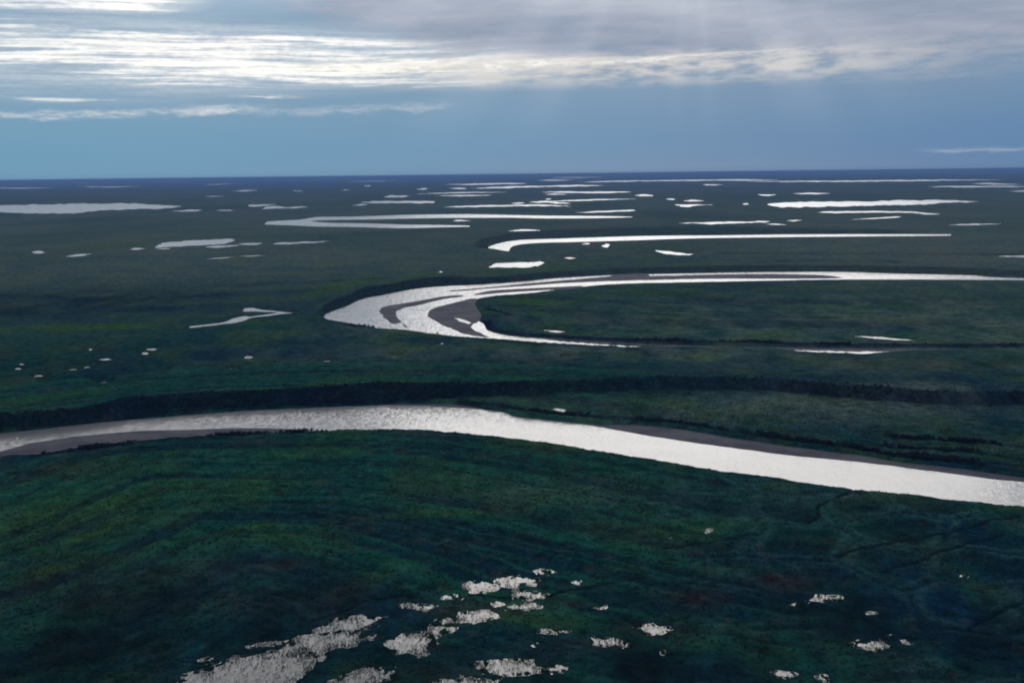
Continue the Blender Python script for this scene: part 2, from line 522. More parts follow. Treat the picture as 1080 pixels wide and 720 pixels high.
# mud bars: name of look, outline, height
BARS = [
    ('grey mud beach along the near bank at the left end of the wide river', [(-240, 560), (-140, 522), (-60, 494), (0, 475), (17, 471.2), (43, 465.3), (80, 459.6), (133, 455), (187, 452.7), (267, 451.4), (333, 453.4), (360, 454), (333, 455.6), (300, 457.4), (233, 460.6), (167, 465), (100, 471), (67, 476), (33, 480), (0, 482.5), (-60, 503), (-140, 532), (-230, 566)]),
    ('long grey mud beach on the far bank at the right end of the wide river', [(606, 445.5), (640, 447.5), (680, 448.5), (720, 452.8), (765, 460.3), (828, 470), (902, 479.3), (947, 486.5), (1013, 494), (1080, 503.5), (1180, 516), (1320, 533), (1320, 538.5), (1180, 521.5), (1080, 509), (939, 491.5), (828, 479.5), (754, 470), (690, 460.4), (650, 454), (615, 448)]),
    ('thin pale mud edge on the far bank where the wide river crests', [(395, 427.8), (428, 425.4), (470, 425.6), (500, 428.6), (512, 432.5), (487, 430.6), (450, 428.2), (428, 427.5)]),
    ('dark crescent mud bar in the water inside the tight bend', [(400, 325.6), (415.6, 321), (435.6, 317.8), (457.8, 313.8), (475.6, 311.6), (489, 311.3), (490.7, 312.9), (475.6, 314.4), (457.8, 317.8), (444.4, 321.6), (426.7, 324.6), (417.8, 330), (421, 336.7), (433.3, 346), (426.7, 345), (413, 341), (404.4, 334.4)]),
    ('long narrow mud bar splitting the upper arm of the bend in two', [(473, 306.5), (509, 303.3), (542, 300), (584, 296.2), (620, 293.3), (641, 291.6), (645, 290.2), (660, 288.9), (682, 288.4), (686, 290.8), (729, 289.8), (780, 288.9), (819, 288.9), (864, 289.8), (890, 292.6), (872.6, 293.9), (819, 294.1), (760, 294), (718, 294.6), (651, 296.4), (595.6, 298.6), (540, 302.6), (509, 304.9), (476, 307.4)]),
    ('thin mud spit between the bend and its narrow side channel', [(496.7, 310.8), (513, 306.9), (533, 305.2), (560, 303.8), (600, 301.8), (617, 301.2), (610, 303.5), (590, 305.5), (570, 306.4), (540, 308), (520, 309.8), (500, 311.5)]),
    ('broad grey mud point bar on the inner side of the tight bend', [(499, 314.2), (475.6, 320), (457.8, 324.4), (450, 329), (451, 333.3), (462, 341), (480, 349), (497.8, 354), (520, 356.4), (513, 353.2), (502, 349), (497.5, 345.5), (500, 342.5), (505, 339.5), (508, 333), (506, 329), (501, 321), (504, 315)]),
    ('dry muddy channel running right from the tail of the bend', [(560, 355.0), (573, 357.0), (606.7, 360.0), (651, 362.8), (704, 365.6), (712, 368.4), (760, 368.8), (831, 370.6), (905, 374.2), (940, 372.4), (1000, 370), (1080, 369), (1200, 367.5), (1200, 366), (1080, 366.8), (1000, 367.3), (940, 367.4), (900, 367.3), (830, 366.3), (760, 364.8), (700, 363.2), (651, 361.2), (606, 358.6), (580, 356.5)]),
]
# scarps: (bottom line at water level, top line, height of the edge)
SCARPS = [
    ([(-260, 500), (-160, 480), (-70, 465), (0, 456), (60, 451), (113, 444.5), (160, 440.5), (213, 436), (300, 430), (366, 427.5), (430, 425), (467, 423), (533, 419.7), (611, 416.6), (680, 413.5), (813, 414), (872, 419.6), (939, 425), (1013, 429), (1080, 429), (1320, 434)],
     [(-260, 483), (-160, 466), (-70, 453), (0, 444.5), (60, 436.5), (113, 428), (140, 422.5), (213, 417), (300, 413.5), (360, 410), (393, 407.5), (494, 407), (572, 405), (650, 402), (720, 400.5), (754, 402), (828, 405), (902, 407), (976, 413), (1080, 418), (1320, 424)], 6.0, (1.0, 0.72)),
    ([(334, 334.8), (341, 333), (351, 327.6), (368, 321), (381, 315), (404, 310.5), (427, 306.2), (444, 303.4), (476, 301), (509, 299.5), (560, 295.8), (584, 293), (629, 290.5), (660, 289), (700, 288.3), (780, 286.8), (893, 286.3), (938, 287.8), (1027, 289.9), (1080, 292.5), (1330, 302.5)],
     [(334, 334), (338, 325), (353, 317), (368, 312), (376.7, 307), (386.7, 304), (409, 301), (426.7, 297), (453, 294), (475.6, 292.5), (509, 293.5), (540, 292.5), (584, 288), (629, 285), (660, 283.5), (700, 283.2), (780, 282.4), (893, 283.5), (938, 285.8), (1027, 288.5), (1080, 291.4), (1330, 301.5)], 4.0, (0.9, 0.55)),
    ([(496, 262.5), (514.4, 260.6), (524.4, 256.9), (538, 254), (553, 252.5), (591, 251.2), (640, 249.6), (680, 248.4), (720, 247.9), (819, 247), (908, 246.6), (1003, 246.8)],
     [(496, 261.5), (500, 255.5), (509, 252.2), (535.6, 247), (569, 244), (613, 241.8), (680, 240), (720, 239.6), (760, 240.2), (819, 242), (908, 244.6), (1003, 246.5)], 3.5, (0.6, 0.5)),
]
# (centre line, half width in picture rows) of dark willow belts outside the scarps
WILLOW_BELTS = [
    ([(487, 426.5), (525, 430), (549, 435), (590, 439), (630, 442.5), (720, 449)], 1.8),
    ([(720, 449), (765, 456.5), (828, 465.5), (902, 474.5), (945, 483), (1013, 490), (1080, 500), (1200, 513)], 1.7),
    ([(938, 463), (985, 466), (1030, 469), (1080, 473), (1200, 482)], 1.1),
    ([(930, 473), (970, 476), (1010, 478), (1045, 482), (1080, 487), (1200, 498)], 1.4),
    ([(960, 483), (1000, 486), (1040, 490), (1080, 494), (1200, 506)], 1.1),
    ([(-100, 505), (-40, 492), (0, 484), (40, 481), (67, 477), (110, 472), (167, 466.5), (233, 462), (300, 459), (345, 456.5)], 1.3),
    ([(40, 482), (70, 479), (100, 475), (135, 470)], 2.2),
    ([(190, 463), (240, 462), (290, 460), (320, 459)], 1.3),
    ([(363, 455), (432, 454.6), (463, 457), (518, 461), (564, 467), (611, 474), (670, 483.5), (720, 492), (754, 498), (836, 508.5), (902, 518), (969, 525), (1080, 537), (1180, 552)], 0.8, 0.8),
    ([(511, 340), (517, 349), (542, 353), (575, 355.5), (640, 359.5), (700, 362), (760, 363.3), (830, 365), (900, 366), (1000, 366.2), (1080, 365.8), (1200, 365)], 1.1),
    ([(513, 327), (525, 330), (538, 333)], 0.8),
    ([(595, 343), (615, 346), (640, 350), (690, 353)], 0.8, 0.8),
    ([(545, 329), (600, 329), (690, 333), (760, 335), (880, 337)], 0.8, 0.8),
    ([(690, 320), (760, 323), (850, 328), (950, 334)], 0.7, 0.7),
    ([(770, 268), (880, 268.5), (1000, 269), (1080, 268.5)], 0.55, 0.8),
    ([(810, 279), (850, 277), (900, 277.5), (950, 279)], 1.3, 0.8),
    ([(365, 344.2), (405, 347.7), (434, 350), (470, 355)], 0.7),
    ([(0, 313), (60, 315), (130, 317), (230, 312), (330, 307)], 1.2, 0.8),
    ([(0, 330), (50, 332), (120, 328), (200, 325)], 1.8, 0.9),
    ([(240, 302), (320, 299), (400, 296)], 1.0, 0.7),
    ([(740, 240.5), (800, 241.2), (870, 241.5)], 0.6, 0.9),
    ([(270, 229), (300, 227.5), (350, 226), (430, 224.5), (520, 224), (600, 225.5)], 0.6, 0.9),
    ([(890, 219.8), (950, 220.5), (1000, 222.5)], 0.7, 0.9),
]
LUSH = [
    ([(-40, 575), (40, 552), (120, 535), (220, 520)], 22.0, 0.42),
    ([(40, 610), (150, 590), (260, 575), (330, 566)], 5.0, 0.5),
    ([(230, 575), (320, 560), (420, 548), (500, 545)], 4.0, 0.4),
    ([(500, 650), (560, 655), (600, 660)], 8.0, 0.35),
    ([(150, 500), (250, 490), (380, 480)], 5.0, 0.3),
    ([(-60, 352), (0, 350), (60, 347.5), (120, 346), (200, 344.5), (260, 342)], 3.0, 0.65),
    ([(75, 577), (100, 567), (125, 557), (150, 546)], 1.8, 0.9),
    ([(108, 592), (130, 587), (160, 580), (200, 571), (235, 566), (290, 557)], 2.6, 0.9),
    ([(0, 522), (25, 511), (45, 502), (70, 493)], 4.0, 0.6),
    ([(0, 575), (60, 590), (110, 592)], 5.0, 0.3),
    ([(390, 313), (430, 300), (480, 290), (560, 287), (620, 279)], 3.0, 0.35),
    ([(330, 312), (350, 308), (380, 300), (420, 295)], 4.0, 0.4),
    ([(560, 320), (610, 314), (670, 309), (720, 309)], 4.5, 0.45),
    ([(870, 325), (920, 326), (970, 328)], 2.5, 0.3),
    ([(540, 287), (610, 285), (680, 277)], 2.0, 0.3),
    ([(40, 268), (120, 262), (170, 254)], 3.0, 0.4),
    ([(900, 440), (980, 445), (1060, 450)], 4.5, 0.35),
    ([(680, 425), (760, 428), (840, 440)], 7.0, 0.25),
    ([(0, 440), (40, 431), (100, 420)], 5.0, 0.35),
    ([(690, 560), (740, 556), (800, 550)], 8.0, 0.3),
]
MOSS = [((812, 617), 48, 9, 1.2), ((742, 634), 40, 11, 1.0), ((300, 640), 120, 18, 0.6), ((130, 610), 120, 22, 0.5), ((700, 665), 70, 10, 0.9), ((470, 640), 90, 12, 0.5), ((60, 500), 60, 8, 0.4), ((850, 612), 30, 6, 0.5), ((630, 680), 60, 8, 0.6), ((110, 640), 90, 14, 0.45), ((250, 600), 80, 8, 0.4), ((190, 690), 60, 9, 0.35), ((80, 560), 60, 14, 0.25), ((560, 690), 60, 12, 0.3), ((940, 575), 60, 6, 0.25)]
WET_DIM = [((420, 700), 560, 70, 0.85), ((250, 640), 260, 36, 0.6), ((150, 700), 300, 50, 1.3), ((600, 712), 330, 40, 1.2), ((1000, 712), 280, 30, 0.6), ((50, 640), 160, 40, 0.9), ((960, 660), 190, 60, 0.85), ((800, 690), 160, 40, 0.55), ((60, 700), 130, 30, 0.45), ((450, 690), 160, 30, 0.4), ((120, 385), 160, 22, 0.35), ((90, 318), 120, 12, 0.5), ((340, 650), 120, 14, 0.35), ((1000, 385), 120, 10, 0.4)]  # dark patches: dimming of the near plain put into colour, plus wet ground
PALE = [((880, 430), 300, 17, 1.1), ((640, 428), 80, 8, 0.7), ((900, 335), 420, 34, 1.0), ((620, 376), 320, 16, 0.8), ((960, 390), 220, 14, 0.7), ((420, 350), 160, 14, 0.5), ((620, 525), 160, 18, 0.5), ((830, 530), 120, 12, 0.3), ((300, 375), 160, 14, 0.35), ((1020, 300), 200, 12, 0.7), ((480, 285), 120, 10, 0.6)]
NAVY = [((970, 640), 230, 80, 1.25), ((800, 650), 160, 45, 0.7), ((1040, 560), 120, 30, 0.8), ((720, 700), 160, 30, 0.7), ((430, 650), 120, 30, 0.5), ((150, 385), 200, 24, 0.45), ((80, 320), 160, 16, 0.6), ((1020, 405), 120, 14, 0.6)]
# dark drainage runnels in the near plain
RUNNELS = [
    [(905, 515), (885, 525), (866, 535), (862, 545), (855, 553)],
    [(885, 533), (905, 536), (925, 538)],
    [(1080, 545), (1040, 553), (1000, 565), (960, 573), (920, 580), (880, 590)],
    [(1080, 525), (1060, 535)],
    [(1060, 566), (1010, 580), (970, 592), (930, 605)],
    [(700, 580), (760, 570), (800, 566)],
    [(1080, 640), (1040, 655), (1020, 668)],
    [(265, 662), (310, 668)], [(330, 655), (372, 640), (400, 632), (440, 630)],
    [(500, 627), (540, 632), (600, 622), (680, 612)],
]

# ------------------------------------------------------------------ lakes and ponds: (label, stations (u, top, bottom)) or (label, outline)
LAKES = [
    ('large pale lake cut by the picture edge at far left', [(-120, 217.6, 224.5), (-60, 217.0, 224.2), (0, 216.5, 223.7), (25, 216, 224.9), (33, 215.8, 225.2), (60, 215.3, 225.1), (85, 214.8, 224.2), (97, 214.6, 222.4), (140, 214.5, 220.8), (152, 215.3, 220.4), (180, 216.8, 219.5), (193, 217.6, 218.4)]),
    ('long straight silver lake nearly touching the horizon, middle right', [(610, 191.9, 192.4), (640, 190.8, 192), (700, 189.9, 191.2), (740, 189.3, 190.9), (780, 189, 190.6), (820, 189.3, 190.1)]),
    ('longest thin silver lake just under the horizon at right', [(778, 190.7, 191.2), (820, 190.7, 191.8), (880, 190.5, 192.1), (950, 189.6, 191.4), (1010, 189.2, 190.6), (1064, 189.5, 190)]),
    ('large white lake of spindle shape, biggest water body at far right', [(810, 215.6, 216.4), (818, 214.4, 217.8), (835, 213.2, 218.4), (870, 212.8, 218), (898, 212.5, 217.6), (926, 212, 216.7), (972.6, 211, 215.7), (1006, 211.5, 213.9), (1032, 212.3, 212.8)]),
    ('thin crescent lake directly below the large spindle lake', [(861, 223.2, 224.4), (880, 222.6, 225), (925, 222.3, 224.5), (960, 223, 224.8), (978, 224.2, 226.4), (992, 225.2, 226.5)]),
    ('bright white lake with pointed underside, right of centre', [(717, 234.8, 235.4), (735, 234.3, 236), (749, 234, 237), (775, 233.4, 236), (809, 233, 234.6), (812, 233.6, 234)]),
    ('long white lake right above the looped oxbow', [(467, 218.2, 218.8), (490, 216.8, 218.8), (530, 215.8, 218.2), (573, 215.5, 217.6), (585, 216.3, 217.6), (602, 217, 218)]),
    ('long thin lake with a tapering left tail, upper middle', [(497, 198.2, 199.2), (530, 196.5, 198.8), (570, 195.7, 197.5), (615, 194.8, 196.8), (636, 195.5, 196.3)]),
    ('flat white lake above the left half of the oxbow', [(380, 213, 213.8), (395, 212, 214.8), (420, 211.5, 214.8), (457, 211.8, 214.2), (459, 212.8, 213.6)]),
    ('ragged white lake with uneven lower shore on the left plain', [(163.5, 260.3, 261.3), (172, 256.5, 260.5), (185, 255.2, 260), (205, 253.5, 259), (225, 253.2, 257.8), (238, 251.8, 257.2), (248, 252, 253.5)]),
    ('pointed lens lake between oxbow and third channel, right end', [(607, 223.8, 224.3), (630, 222.5, 224.2), (669, 221, 222.7), (671, 221.4, 222.3)]),
    ('thin lake with broader right half, above the braided pools', [(573, 202.2, 202.7), (590, 201.8, 203.4), (620, 202, 204.2), (650, 201.8, 203.6), (668, 202, 202.8)]),
]
P_FAR = 'far lakes on the horizon plain'
P_TINY = 'tiny pools on the left plain'
PONDS = [
    # label, group, stations
    ('white rounded pond between the bend and the third channel', None, [(515.6, 281.3, 282), (524.4, 277.8, 282.4), (544.4, 277, 282.4), (553, 276.6, 282.2), (565.6, 276.1, 280.6), (571, 276, 278.6), (574.4, 276.8, 277.4)]),
    ('small flat pond on top of the dark bank above the third channel', None, [(536.7, 243.2, 244), (546, 242, 244.2), (560, 241.5, 244), (574, 243, 243.7)]),
    ('oval pool between the white rounded pond and the third channel', None, [(595.6, 271.8, 272.4), (601, 271, 273.3), (606.7, 271.8, 272.4)]),
    ('small bright pool below the third channel', None, [(635, 258.6, 260), (639, 257, 261), (643, 257, 259)]),
    ('faint pool left of the small bright pool under the third channel', None, [(613, 256.8, 257.3), (618, 256.2, 258), (624, 256.6, 257.2)]),
    ('slanted white pond below the third channel', None, [(690, 263.7, 264.7), (700, 264.2, 267.5), (713, 265.8, 269.2), (726, 267.2, 269.2), (732, 267.9, 268.7)]),
    ('ribbon pond on the green strip inside the bend, right side', None, [(903, 354.3, 354.9), (925, 355.2, 357), (945, 357, 358.4), (965, 358.5, 359.2)]),
    ('sliver of water left in the dry muddy channel', None, [(830, 369.8, 370.3), (860, 370.4, 371.9), (905, 371.2, 374), (925, 371.3, 372.6), (938, 371.5, 372)]),
    ('little slanted pond on the lower tip of the land inside the bend', None, [(573.5, 347.8, 348.5), (585, 348.5, 350.3), (595, 349.8, 350.7)]),
    ('small puddle on the point bar inside the bend', None, [(480, 335.8, 337), (486, 336.6, 339.6), (493, 339.4, 341.8), (497.5, 340.8, 341.6)]),
    ('tiny pond above the dark bank of the bend', None, [(462, 286.7, 287.5), (465, 286, 288.2), (468, 286.6, 287.6)]),
    ('tiny pond just below the nose of the bend', None, [(464, 362, 362.6), (465.5, 361.6, 363.1), (467.5, 362, 362.6)]),
    ('small white pond on the floodplain above the wide river', None, [(582, 430.8, 431.4), (588, 430.9, 433), (594, 432, 434.2), (600, 433.3, 434.3)]),
    ('pond cut by the right picture edge above the bend', None, [(1050, 270, 270.5), (1080, 269.4, 271.4), (1110, 269.2, 271.6), (1125, 270, 270.8)]),
    ('short pond left of the looped pond chain, farther of two', None, [(33, 265.8, 266.6), (38, 264.4, 267.6), (44, 264.6, 267.4), (47.5, 265.6, 266.4)]),
    ('longer pond left of the looped pond chain, nearer of two', None, [(69, 269.6, 270.6), (76, 268.6, 271.2), (88, 267.3, 270), (97, 267.3, 268.4)]),
    ('pale scrap of water left of the ragged white lake', None, [(138, 262.2, 263.4), (145, 261.2, 264), (153, 262, 263)]),
    ('thin pool hugging the underside of the ragged white lake', None, [(166, 262, 262.8), (173, 261.6, 263.2), (181, 261.6, 262.2)]),
    ('middle pond right under the tail of the ragged white lake', None, [(216, 259.4, 260.4), (226, 258.8, 261.5), (240, 258.4, 261), (252, 258.2, 259)]),
    ('pond touching the right end of the middle pond', None, [(252, 257.4, 258.2), (260, 256.2, 258.6), (270, 256, 258.2), (277, 256.4, 257)]),
    ('long tapering pond right of the ragged white lake', None, [(285, 257, 258), (293, 255.8, 258.2), (312, 255, 257.5), (335, 254.2, 255.8), (347, 253.9, 254.7)]),
    ('hair-thin ditch pond below the ragged lake, left piece', None, [(216, 273, 273.5), (232, 271.6, 272.9), (248, 270.6, 271.7)]),
    ('hair-thin ditch pond below the ragged lake, right piece', None, [(254, 269.9, 270.8), (266, 269.1, 270.6), (278, 268.8, 269.8)]),
    ('small double pond right of the large left lake', None, [(181, 222.1, 222.8), (193, 221.5, 223.3), (205, 220.6, 223.5), (214, 221.5, 222)]),
    ('narrow pond midway between large left lake and paired ponds', None, [(227, 221.6, 222.2), (238, 220.9, 222.6), (248, 221.2, 222.2)]),
    ('upper of the paired ponds above the oxbow nose', None, [(261, 216, 217), (268, 215.3, 218.2), (280, 214.9, 217.6), (290, 214.8, 215.6)]),
    ('lower of the paired ponds above the oxbow nose', None, [(275, 219.8, 220.6), (284, 217.2, 220.7), (296, 217.2, 220.6), (302, 218.6, 220), (312, 217.8, 219.8), (326, 217.3, 218.6)]),
    ('small pond at the lower left of the flat white lake', None, [(372, 216, 216.8), (380, 214.9, 217), (388, 215.2, 216.4)]),
    ('knobbly pond above the flat white lake', None, [(404, 207.6, 208.3), (413, 205.8, 208.6), (425, 206.2, 208.4), (434, 205.5, 206.4)]),
    ('small island-like pool inside the oxbow loop', None, [(477, 232.6, 233.1), (483, 231.4, 233.4), (489, 231.8, 233.3), (496, 232.4, 233)]),
    ('thin lake left of the braided pools, upper of two', None, [(440, 203.8, 205), (480, 202.6, 204), (535, 202.2, 203)]),
    ('thin lake left of the braided pools, lower of two', None, [(458, 206, 206.6), (485, 205.4, 207.2), (518, 205.4, 206.6)]),
    ('left scrap of the braided pools', None, [(540, 214.2, 215), (546, 213.4, 215.2), (553, 213.4, 214.4)]),
    ('main body of the braided pools', None, [(558, 213, 213.8), (568, 212, 214.4), (578, 211.2, 214.2), (590, 213.4, 215.2), (601, 213.8, 215)]),
    ('tail streaming right from the braided pools', None, [(577, 212, 212.8), (605, 210.8, 212.3), (640, 209.9, 211), (670, 209.6, 210.2)]),
    ('tiny blob on top of the braided pools', None, [(575, 209.8, 210.6), (579, 209.2, 211), (583, 209.9, 210.5)]),
    ('thin grey pond under the lake with broader right half', None, [(575, 204.6, 205.2), (586, 204.2, 205.7), (598, 204.5, 205.1)]),
    ('small pond above the pointed lens lake', None, [(669, 205.4, 206.3), (680, 204.8, 207.2), (691, 205.6, 206.6)]),
    ('tiny pale pond left of the stacked pair', None, [(702, 209.6, 210.2), (707, 209.1, 211), (713, 209.8, 210.8)]),
    ('upper of the stacked pair of ponds', None, [(721, 211.6, 212.2), (731, 210.7, 213), (742, 211.5, 212.3)]),
    ('lower of the stacked pair of ponds', None, [(712, 215.6, 216.8), (724, 215.4, 218.8), (732, 215.3, 217.6), (752, 215.8, 216.8)]),
    ('tiny wedge pond left of the large spindle lake, farther', None, [(800, 204.4, 205), (808, 205, 207.1), (820, 204.8, 205.6)]),
    ('tiny dot pond left of the large spindle lake', None, [(783, 214.9, 215.6), (786, 214.3, 216.2), (789.5, 215, 215.6)]),
    ('small flat pond above the large spindle lake', None, [(836, 203.9, 204.6), (855, 203.1, 205.2), (875, 203.5, 204.5)]),
    ('faint pond above the stacked pair near the horizon', None, [(741, 194.8, 195.4), (747, 194.1, 196), (762, 194.8, 195.4)]),
    ('small pond right of the bright pointed lake', None, [(830, 232.4, 233), (838, 231.8, 233.4), (844.5, 231.9, 232.8)]),
    ('faint scrap under the right tip of the bright pointed lake', None, [(808, 236, 236.5), (820, 235.9, 237.2), (830, 237, 237.6)]),
    ('bent thin pond below the crescent lake', None, [(897, 231, 231.7), (925, 229.6, 230.9), (944, 228.2, 230.1), (952, 228.1, 229.2)]),
    ('lone flat pond at right below the crescent lake', None, [(1003, 236.8, 237.4), (1025, 235.8, 237.7), (1055, 235.2, 236.8)]),
    ('wide pond under the horizon at far right, lower layer', None, [(978, 196.9, 197.4), (1010, 195.9, 197.8), (1060, 195.8, 197.6), (1110, 196.5, 197.8)]),
    ('short pond under the horizon at far right, upper layer', None, [(1022, 193.5, 194), (1045, 192.7, 195.2), (1077, 194, 194.8)]),
    ('pond cut by the right picture edge below the horizon', None, [(1064, 201.7, 202.2), (1080, 200.3, 202.8), (1100, 200, 203), (1110, 201, 202)]),
    ('small pond high on the plain right of the left far lakes', None, [(246, 201, 201.7), (258, 199.9, 202.1), (272, 200.3, 201.3)]),
    ('grey streak pond right of the left far lakes', None, [(215, 194.3, 194.8), (230, 193.6, 195), (250, 193.8, 194.4)]),
    ('far streak pond under the horizon above the oxbow nose', None, [(321, 188.6, 189), (340, 187.8, 189.4), (358, 188.2, 188.9)]),
    ('dim dot pond above the oxbow nose', None, [(307, 201.2, 201.7), (314, 200.8, 202), (321, 201.2, 201.7)]),
    ('dim streak pond right of the large left lake', None, [(216, 207, 207.4), (226, 206.6, 207.8), (236, 207, 207.4)]),
    ('far streak pond at the extreme left', None, [(-40, 198, 199.6), (20, 197.5, 199.4), (58, 197.6, 198.3)]),
    ('short far pond near the horizon at left, upper', None, [(78, 193.6, 194.1), (87, 192.6, 194), (97, 192.8, 193.4)]),
    ('long far pond near the horizon at left, lower', None, [(80, 196.6, 197), (115, 196.2, 198), (150, 196.2, 197)]),
    ('long far pond near the horizon at left, topmost', None, [(97, 191.9, 192.4), (122, 190.7, 192.3), (146, 190.8, 191.6)]),
    ('long thin pond right of the topmost left far pond', None, [(148, 191.2, 191.7), (180, 190.3, 191.9), (208, 190.4, 191)]),
    ('bright far pond above the flat white lake', None, [(384, 195.6, 196.4), (388, 195.1, 197), (392.5, 195.4, 196.4)]),
    ('thin far pond above the bright far pond', None, [(365, 191.2, 191.8), (392, 190.3, 191.7), (421, 190.2, 190.8)]),
    ('dim dot pond left of the bright far pond', None, [(360, 200.2, 200.8), (365, 199.6, 201.1), (370.5, 200, 200.6)]),
    ('thin pond on the horizon line, upper middle', None, [(434, 186.4, 186.9), (445, 186.1, 187.3), (457, 186.4, 186.9)]),
    ('small pond left of the tapering-tail lake', None, [(440, 199.2, 200), (446, 198.2, 200.3), (452, 198.6, 199.4)]),
    ('flat lake above the tapering-tail lake', None, [(470, 194.4, 195), (500, 193.4, 195.4), (540, 192.9, 194.6), (556, 193.2, 193.8)]),
    ('grey scrap left end of the tapering-tail lake', None, [(475, 198.6, 199.2), (484, 197.9, 199.6), (494, 198.3, 199)]),
    ('short silver pond above the tapering-tail lake', None, [(568, 190, 190.6), (582, 189.1, 191), (603, 189.3, 190)]),
    ('hairline lake under the horizon right of centre', None, [(577, 187.2, 187.7), (605, 186.6, 187.9), (640, 186.4, 187)]),
]
WINDING = [(198.8, 344.4), (219, 342), (235.6, 339.6), (246.7, 335.7), (257, 333.3), (263.3, 333.9), (277, 332), (292.5, 330), (291, 329.2), (277, 328.9), (270, 328.2), (263, 328.4), (255.7, 327.9), (257.8, 325.3), (266, 324.6), (274.4, 326.4), (285.6, 327.6), (298, 328.8), (309, 329.9), (298, 331), (288, 332.6), (266, 335), (256.4, 338.5), (245.3, 340.8), (235.6, 341.7), (225.8, 343), (199.4, 345.7)]
TINY = [(93.5, 97.6, 367.6, 369.6), (104.6, 117.6, 378.2, 380.2), (71, 82, 389.2, 391.1), (88, 96, 386.7, 388.5), (15.7, 23, 388, 390), (36, 46.3, 395.6, 397.9), (45, 48, 403, 405), (103.7, 115.7, 402.8, 406.5), (149, 156.5, 371.7, 374), (153.7, 166, 367.6, 369.4), (170.4, 173, 390.5, 392.2), (257, 267, 375.4, 378.7), (240, 246, 388.3, 391.3), (340, 350, 380.3, 382.7), (411, 420, 375.8, 377.8), (434, 438.5, 383.6, 386), (592, 600, 376.8, 378.4), (684, 692, 377.9, 379.7), (128, 133, 393, 394.3), (20, 26, 383.6, 384.8)]
TINY_LABELS = ['dot pool above the scattered pools left of the bend', 'flat bar-shaped pool in the scattered pools at left', 'left of two neighbouring dash pools at left', 'right of two neighbouring dash pools at left', 'leftmost pool of the scattered pools', 'dash pool below the leftmost scattered pool', 'dot pool just below a dash pool at far left', 'star-shaped pool, largest of the scattered pools', 'lower of two touching pools under the winding pond', 'upper of two touching pools under the winding pond', 'speck pool right of the star-shaped pool', 'white wedge pool below the winding pond', 'small pool below and left of the white wedge pool', 'small pool below the nose of the bend', 'dash pool under the bend, left of its speck', 'speck pool halfway between bend and wide river', 'dash pool below the tail of the bend, left one', 'dash pool below the tail of the bend, right one', 'faint speck pool above the star-shaped pool', 'faint smear of water above the leftmost scattered pool']
# near pools full of sedge: (u0, u1, v0, v1, slant, label)
MARSH = [
    (188, 332, 683, 746, -36, 'big white marsh pool at the bottom, lower of the two largest'),
    (296, 382, 664, 691, -14, 'big white marsh pool at the bottom, upper of the two largest'),
    (338, 404, 646, 669, -15, 'marsh pool feathering up from the upper largest pool'),
    (208, 232, 690, 703, -3, 'broken speckled pool left of the largest marsh pool'),
    (266, 310, 676, 683, -2, 'thin marsh strip left of the upper largest pool'),
    (348, 414, 703, 730, -12, 'marsh pool at the bottom edge right of the largest'),
    (376, 402, 666, 676, -2, 'faint marsh pool right of the upper largest pool'),
    (412, 462, 666, 691, -2, 'rounded speckled marsh pool right of the two largest'),
    (454, 482, 656, 672, -6, 'speckled arm rising right from the rounded marsh pool'),
    (418, 460, 635, 643, 0, 'flat speckled marsh pool above the rounded one'),
    (459, 482, 651, 661, 0, 'left half of the twin marsh pools'),
    (481, 523, 644, 657, -2, 'right half of the twin marsh pools'),
    (467, 491, 626, 633, 0, 'small marsh pool left of the top pair'),
    (491, 523, 612, 624, -2, 'left pool of the bright top pair'),
    (521, 570, 607, 619, -1, 'right pool of the bright top pair'),
    (538, 577, 623, 632, -1, 'flat marsh pool under the bright top pair'),
    (513, 534, 632, 640, -1, 'small dim marsh pool in the middle of the cluster'),
    (532, 569, 636, 645, -1, 'marsh pool in the middle of the cluster, right'),
    (563, 585, 600, 607, 2, 'thin marsh streak right above the top pair'),
    (570, 601, 662, 670, -3, 'slanted marsh streak right of the cluster'),
    (626, 664, 671, 684, 3, 'marsh pool in the reddish ground'),
    (669, 706, 657, 670, 1, 'bright marsh pool right of the reddish ground'),
    (503, 572, 693, 711, -1, 'long speckled marsh pool near the bottom middle'),
    (573, 598, 704, 712, 1, 'small marsh pool right of the long speckled one'),
    (495, 510, 694, 702, -3, 'scrap at the left tip of the long speckled marsh pool'),
    (458, 520, 712, 728, -1, 'marsh pool at the bottom edge under the long speckled one'),
    (398, 416, 705, 717, -1, 'little marsh pool between two pools on the bottom edge'),
    (624, 641, 637, 646, -4, 'dim slanted marsh pool right of the cluster'),
    (600, 618, 611, 617, 0, 'faint marsh dash far right of the top pair'),
    (559, 570, 678, 687, 0, 'faint marsh dot above the long speckled pool'),
    (855, 893, 627, 634, 0, 'bright flat marsh pool on the blue plain at right'),
    (831, 857, 634, 641, -2, 'dim marsh streak left of the bright flat pool'),
    (898, 938, 675, 685, 0, 'white marsh pool at lower right'),
    (928, 944, 667, 677, -4, 'dim arm rising from the white marsh pool at lower right'),
    (946, 964, 674, 680, 0, 'dim marsh dash right of the white lower right pool'),
    (913, 927, 643, 649, 0, 'dim marsh dot above the white lower right pool'),
    (1010, 1026, 605, 610, 0, 'faint marsh dash near the right edge'),
    (804, 838, 704, 715, 2, 'broken marsh specks at the bottom right'),
    (857, 879, 710, 719, 0, 'faint marsh specks at the bottom edge, right'),
    (743, 755, 557, 563, 0, 'faint marsh dash below the wide river'),
    (700, 712, 564, 568, 0, 'faint marsh dash left of another below the wide river'),
    (697, 704, 684, 690, 0, 'marsh dot below the bright pool right of reddish ground'),
]


def stations_to_outline(st):
    top = [(u, a) for u, a, b in st]
    bot = [(u, b) for u, a, b in reversed(st)]
    return top + bot


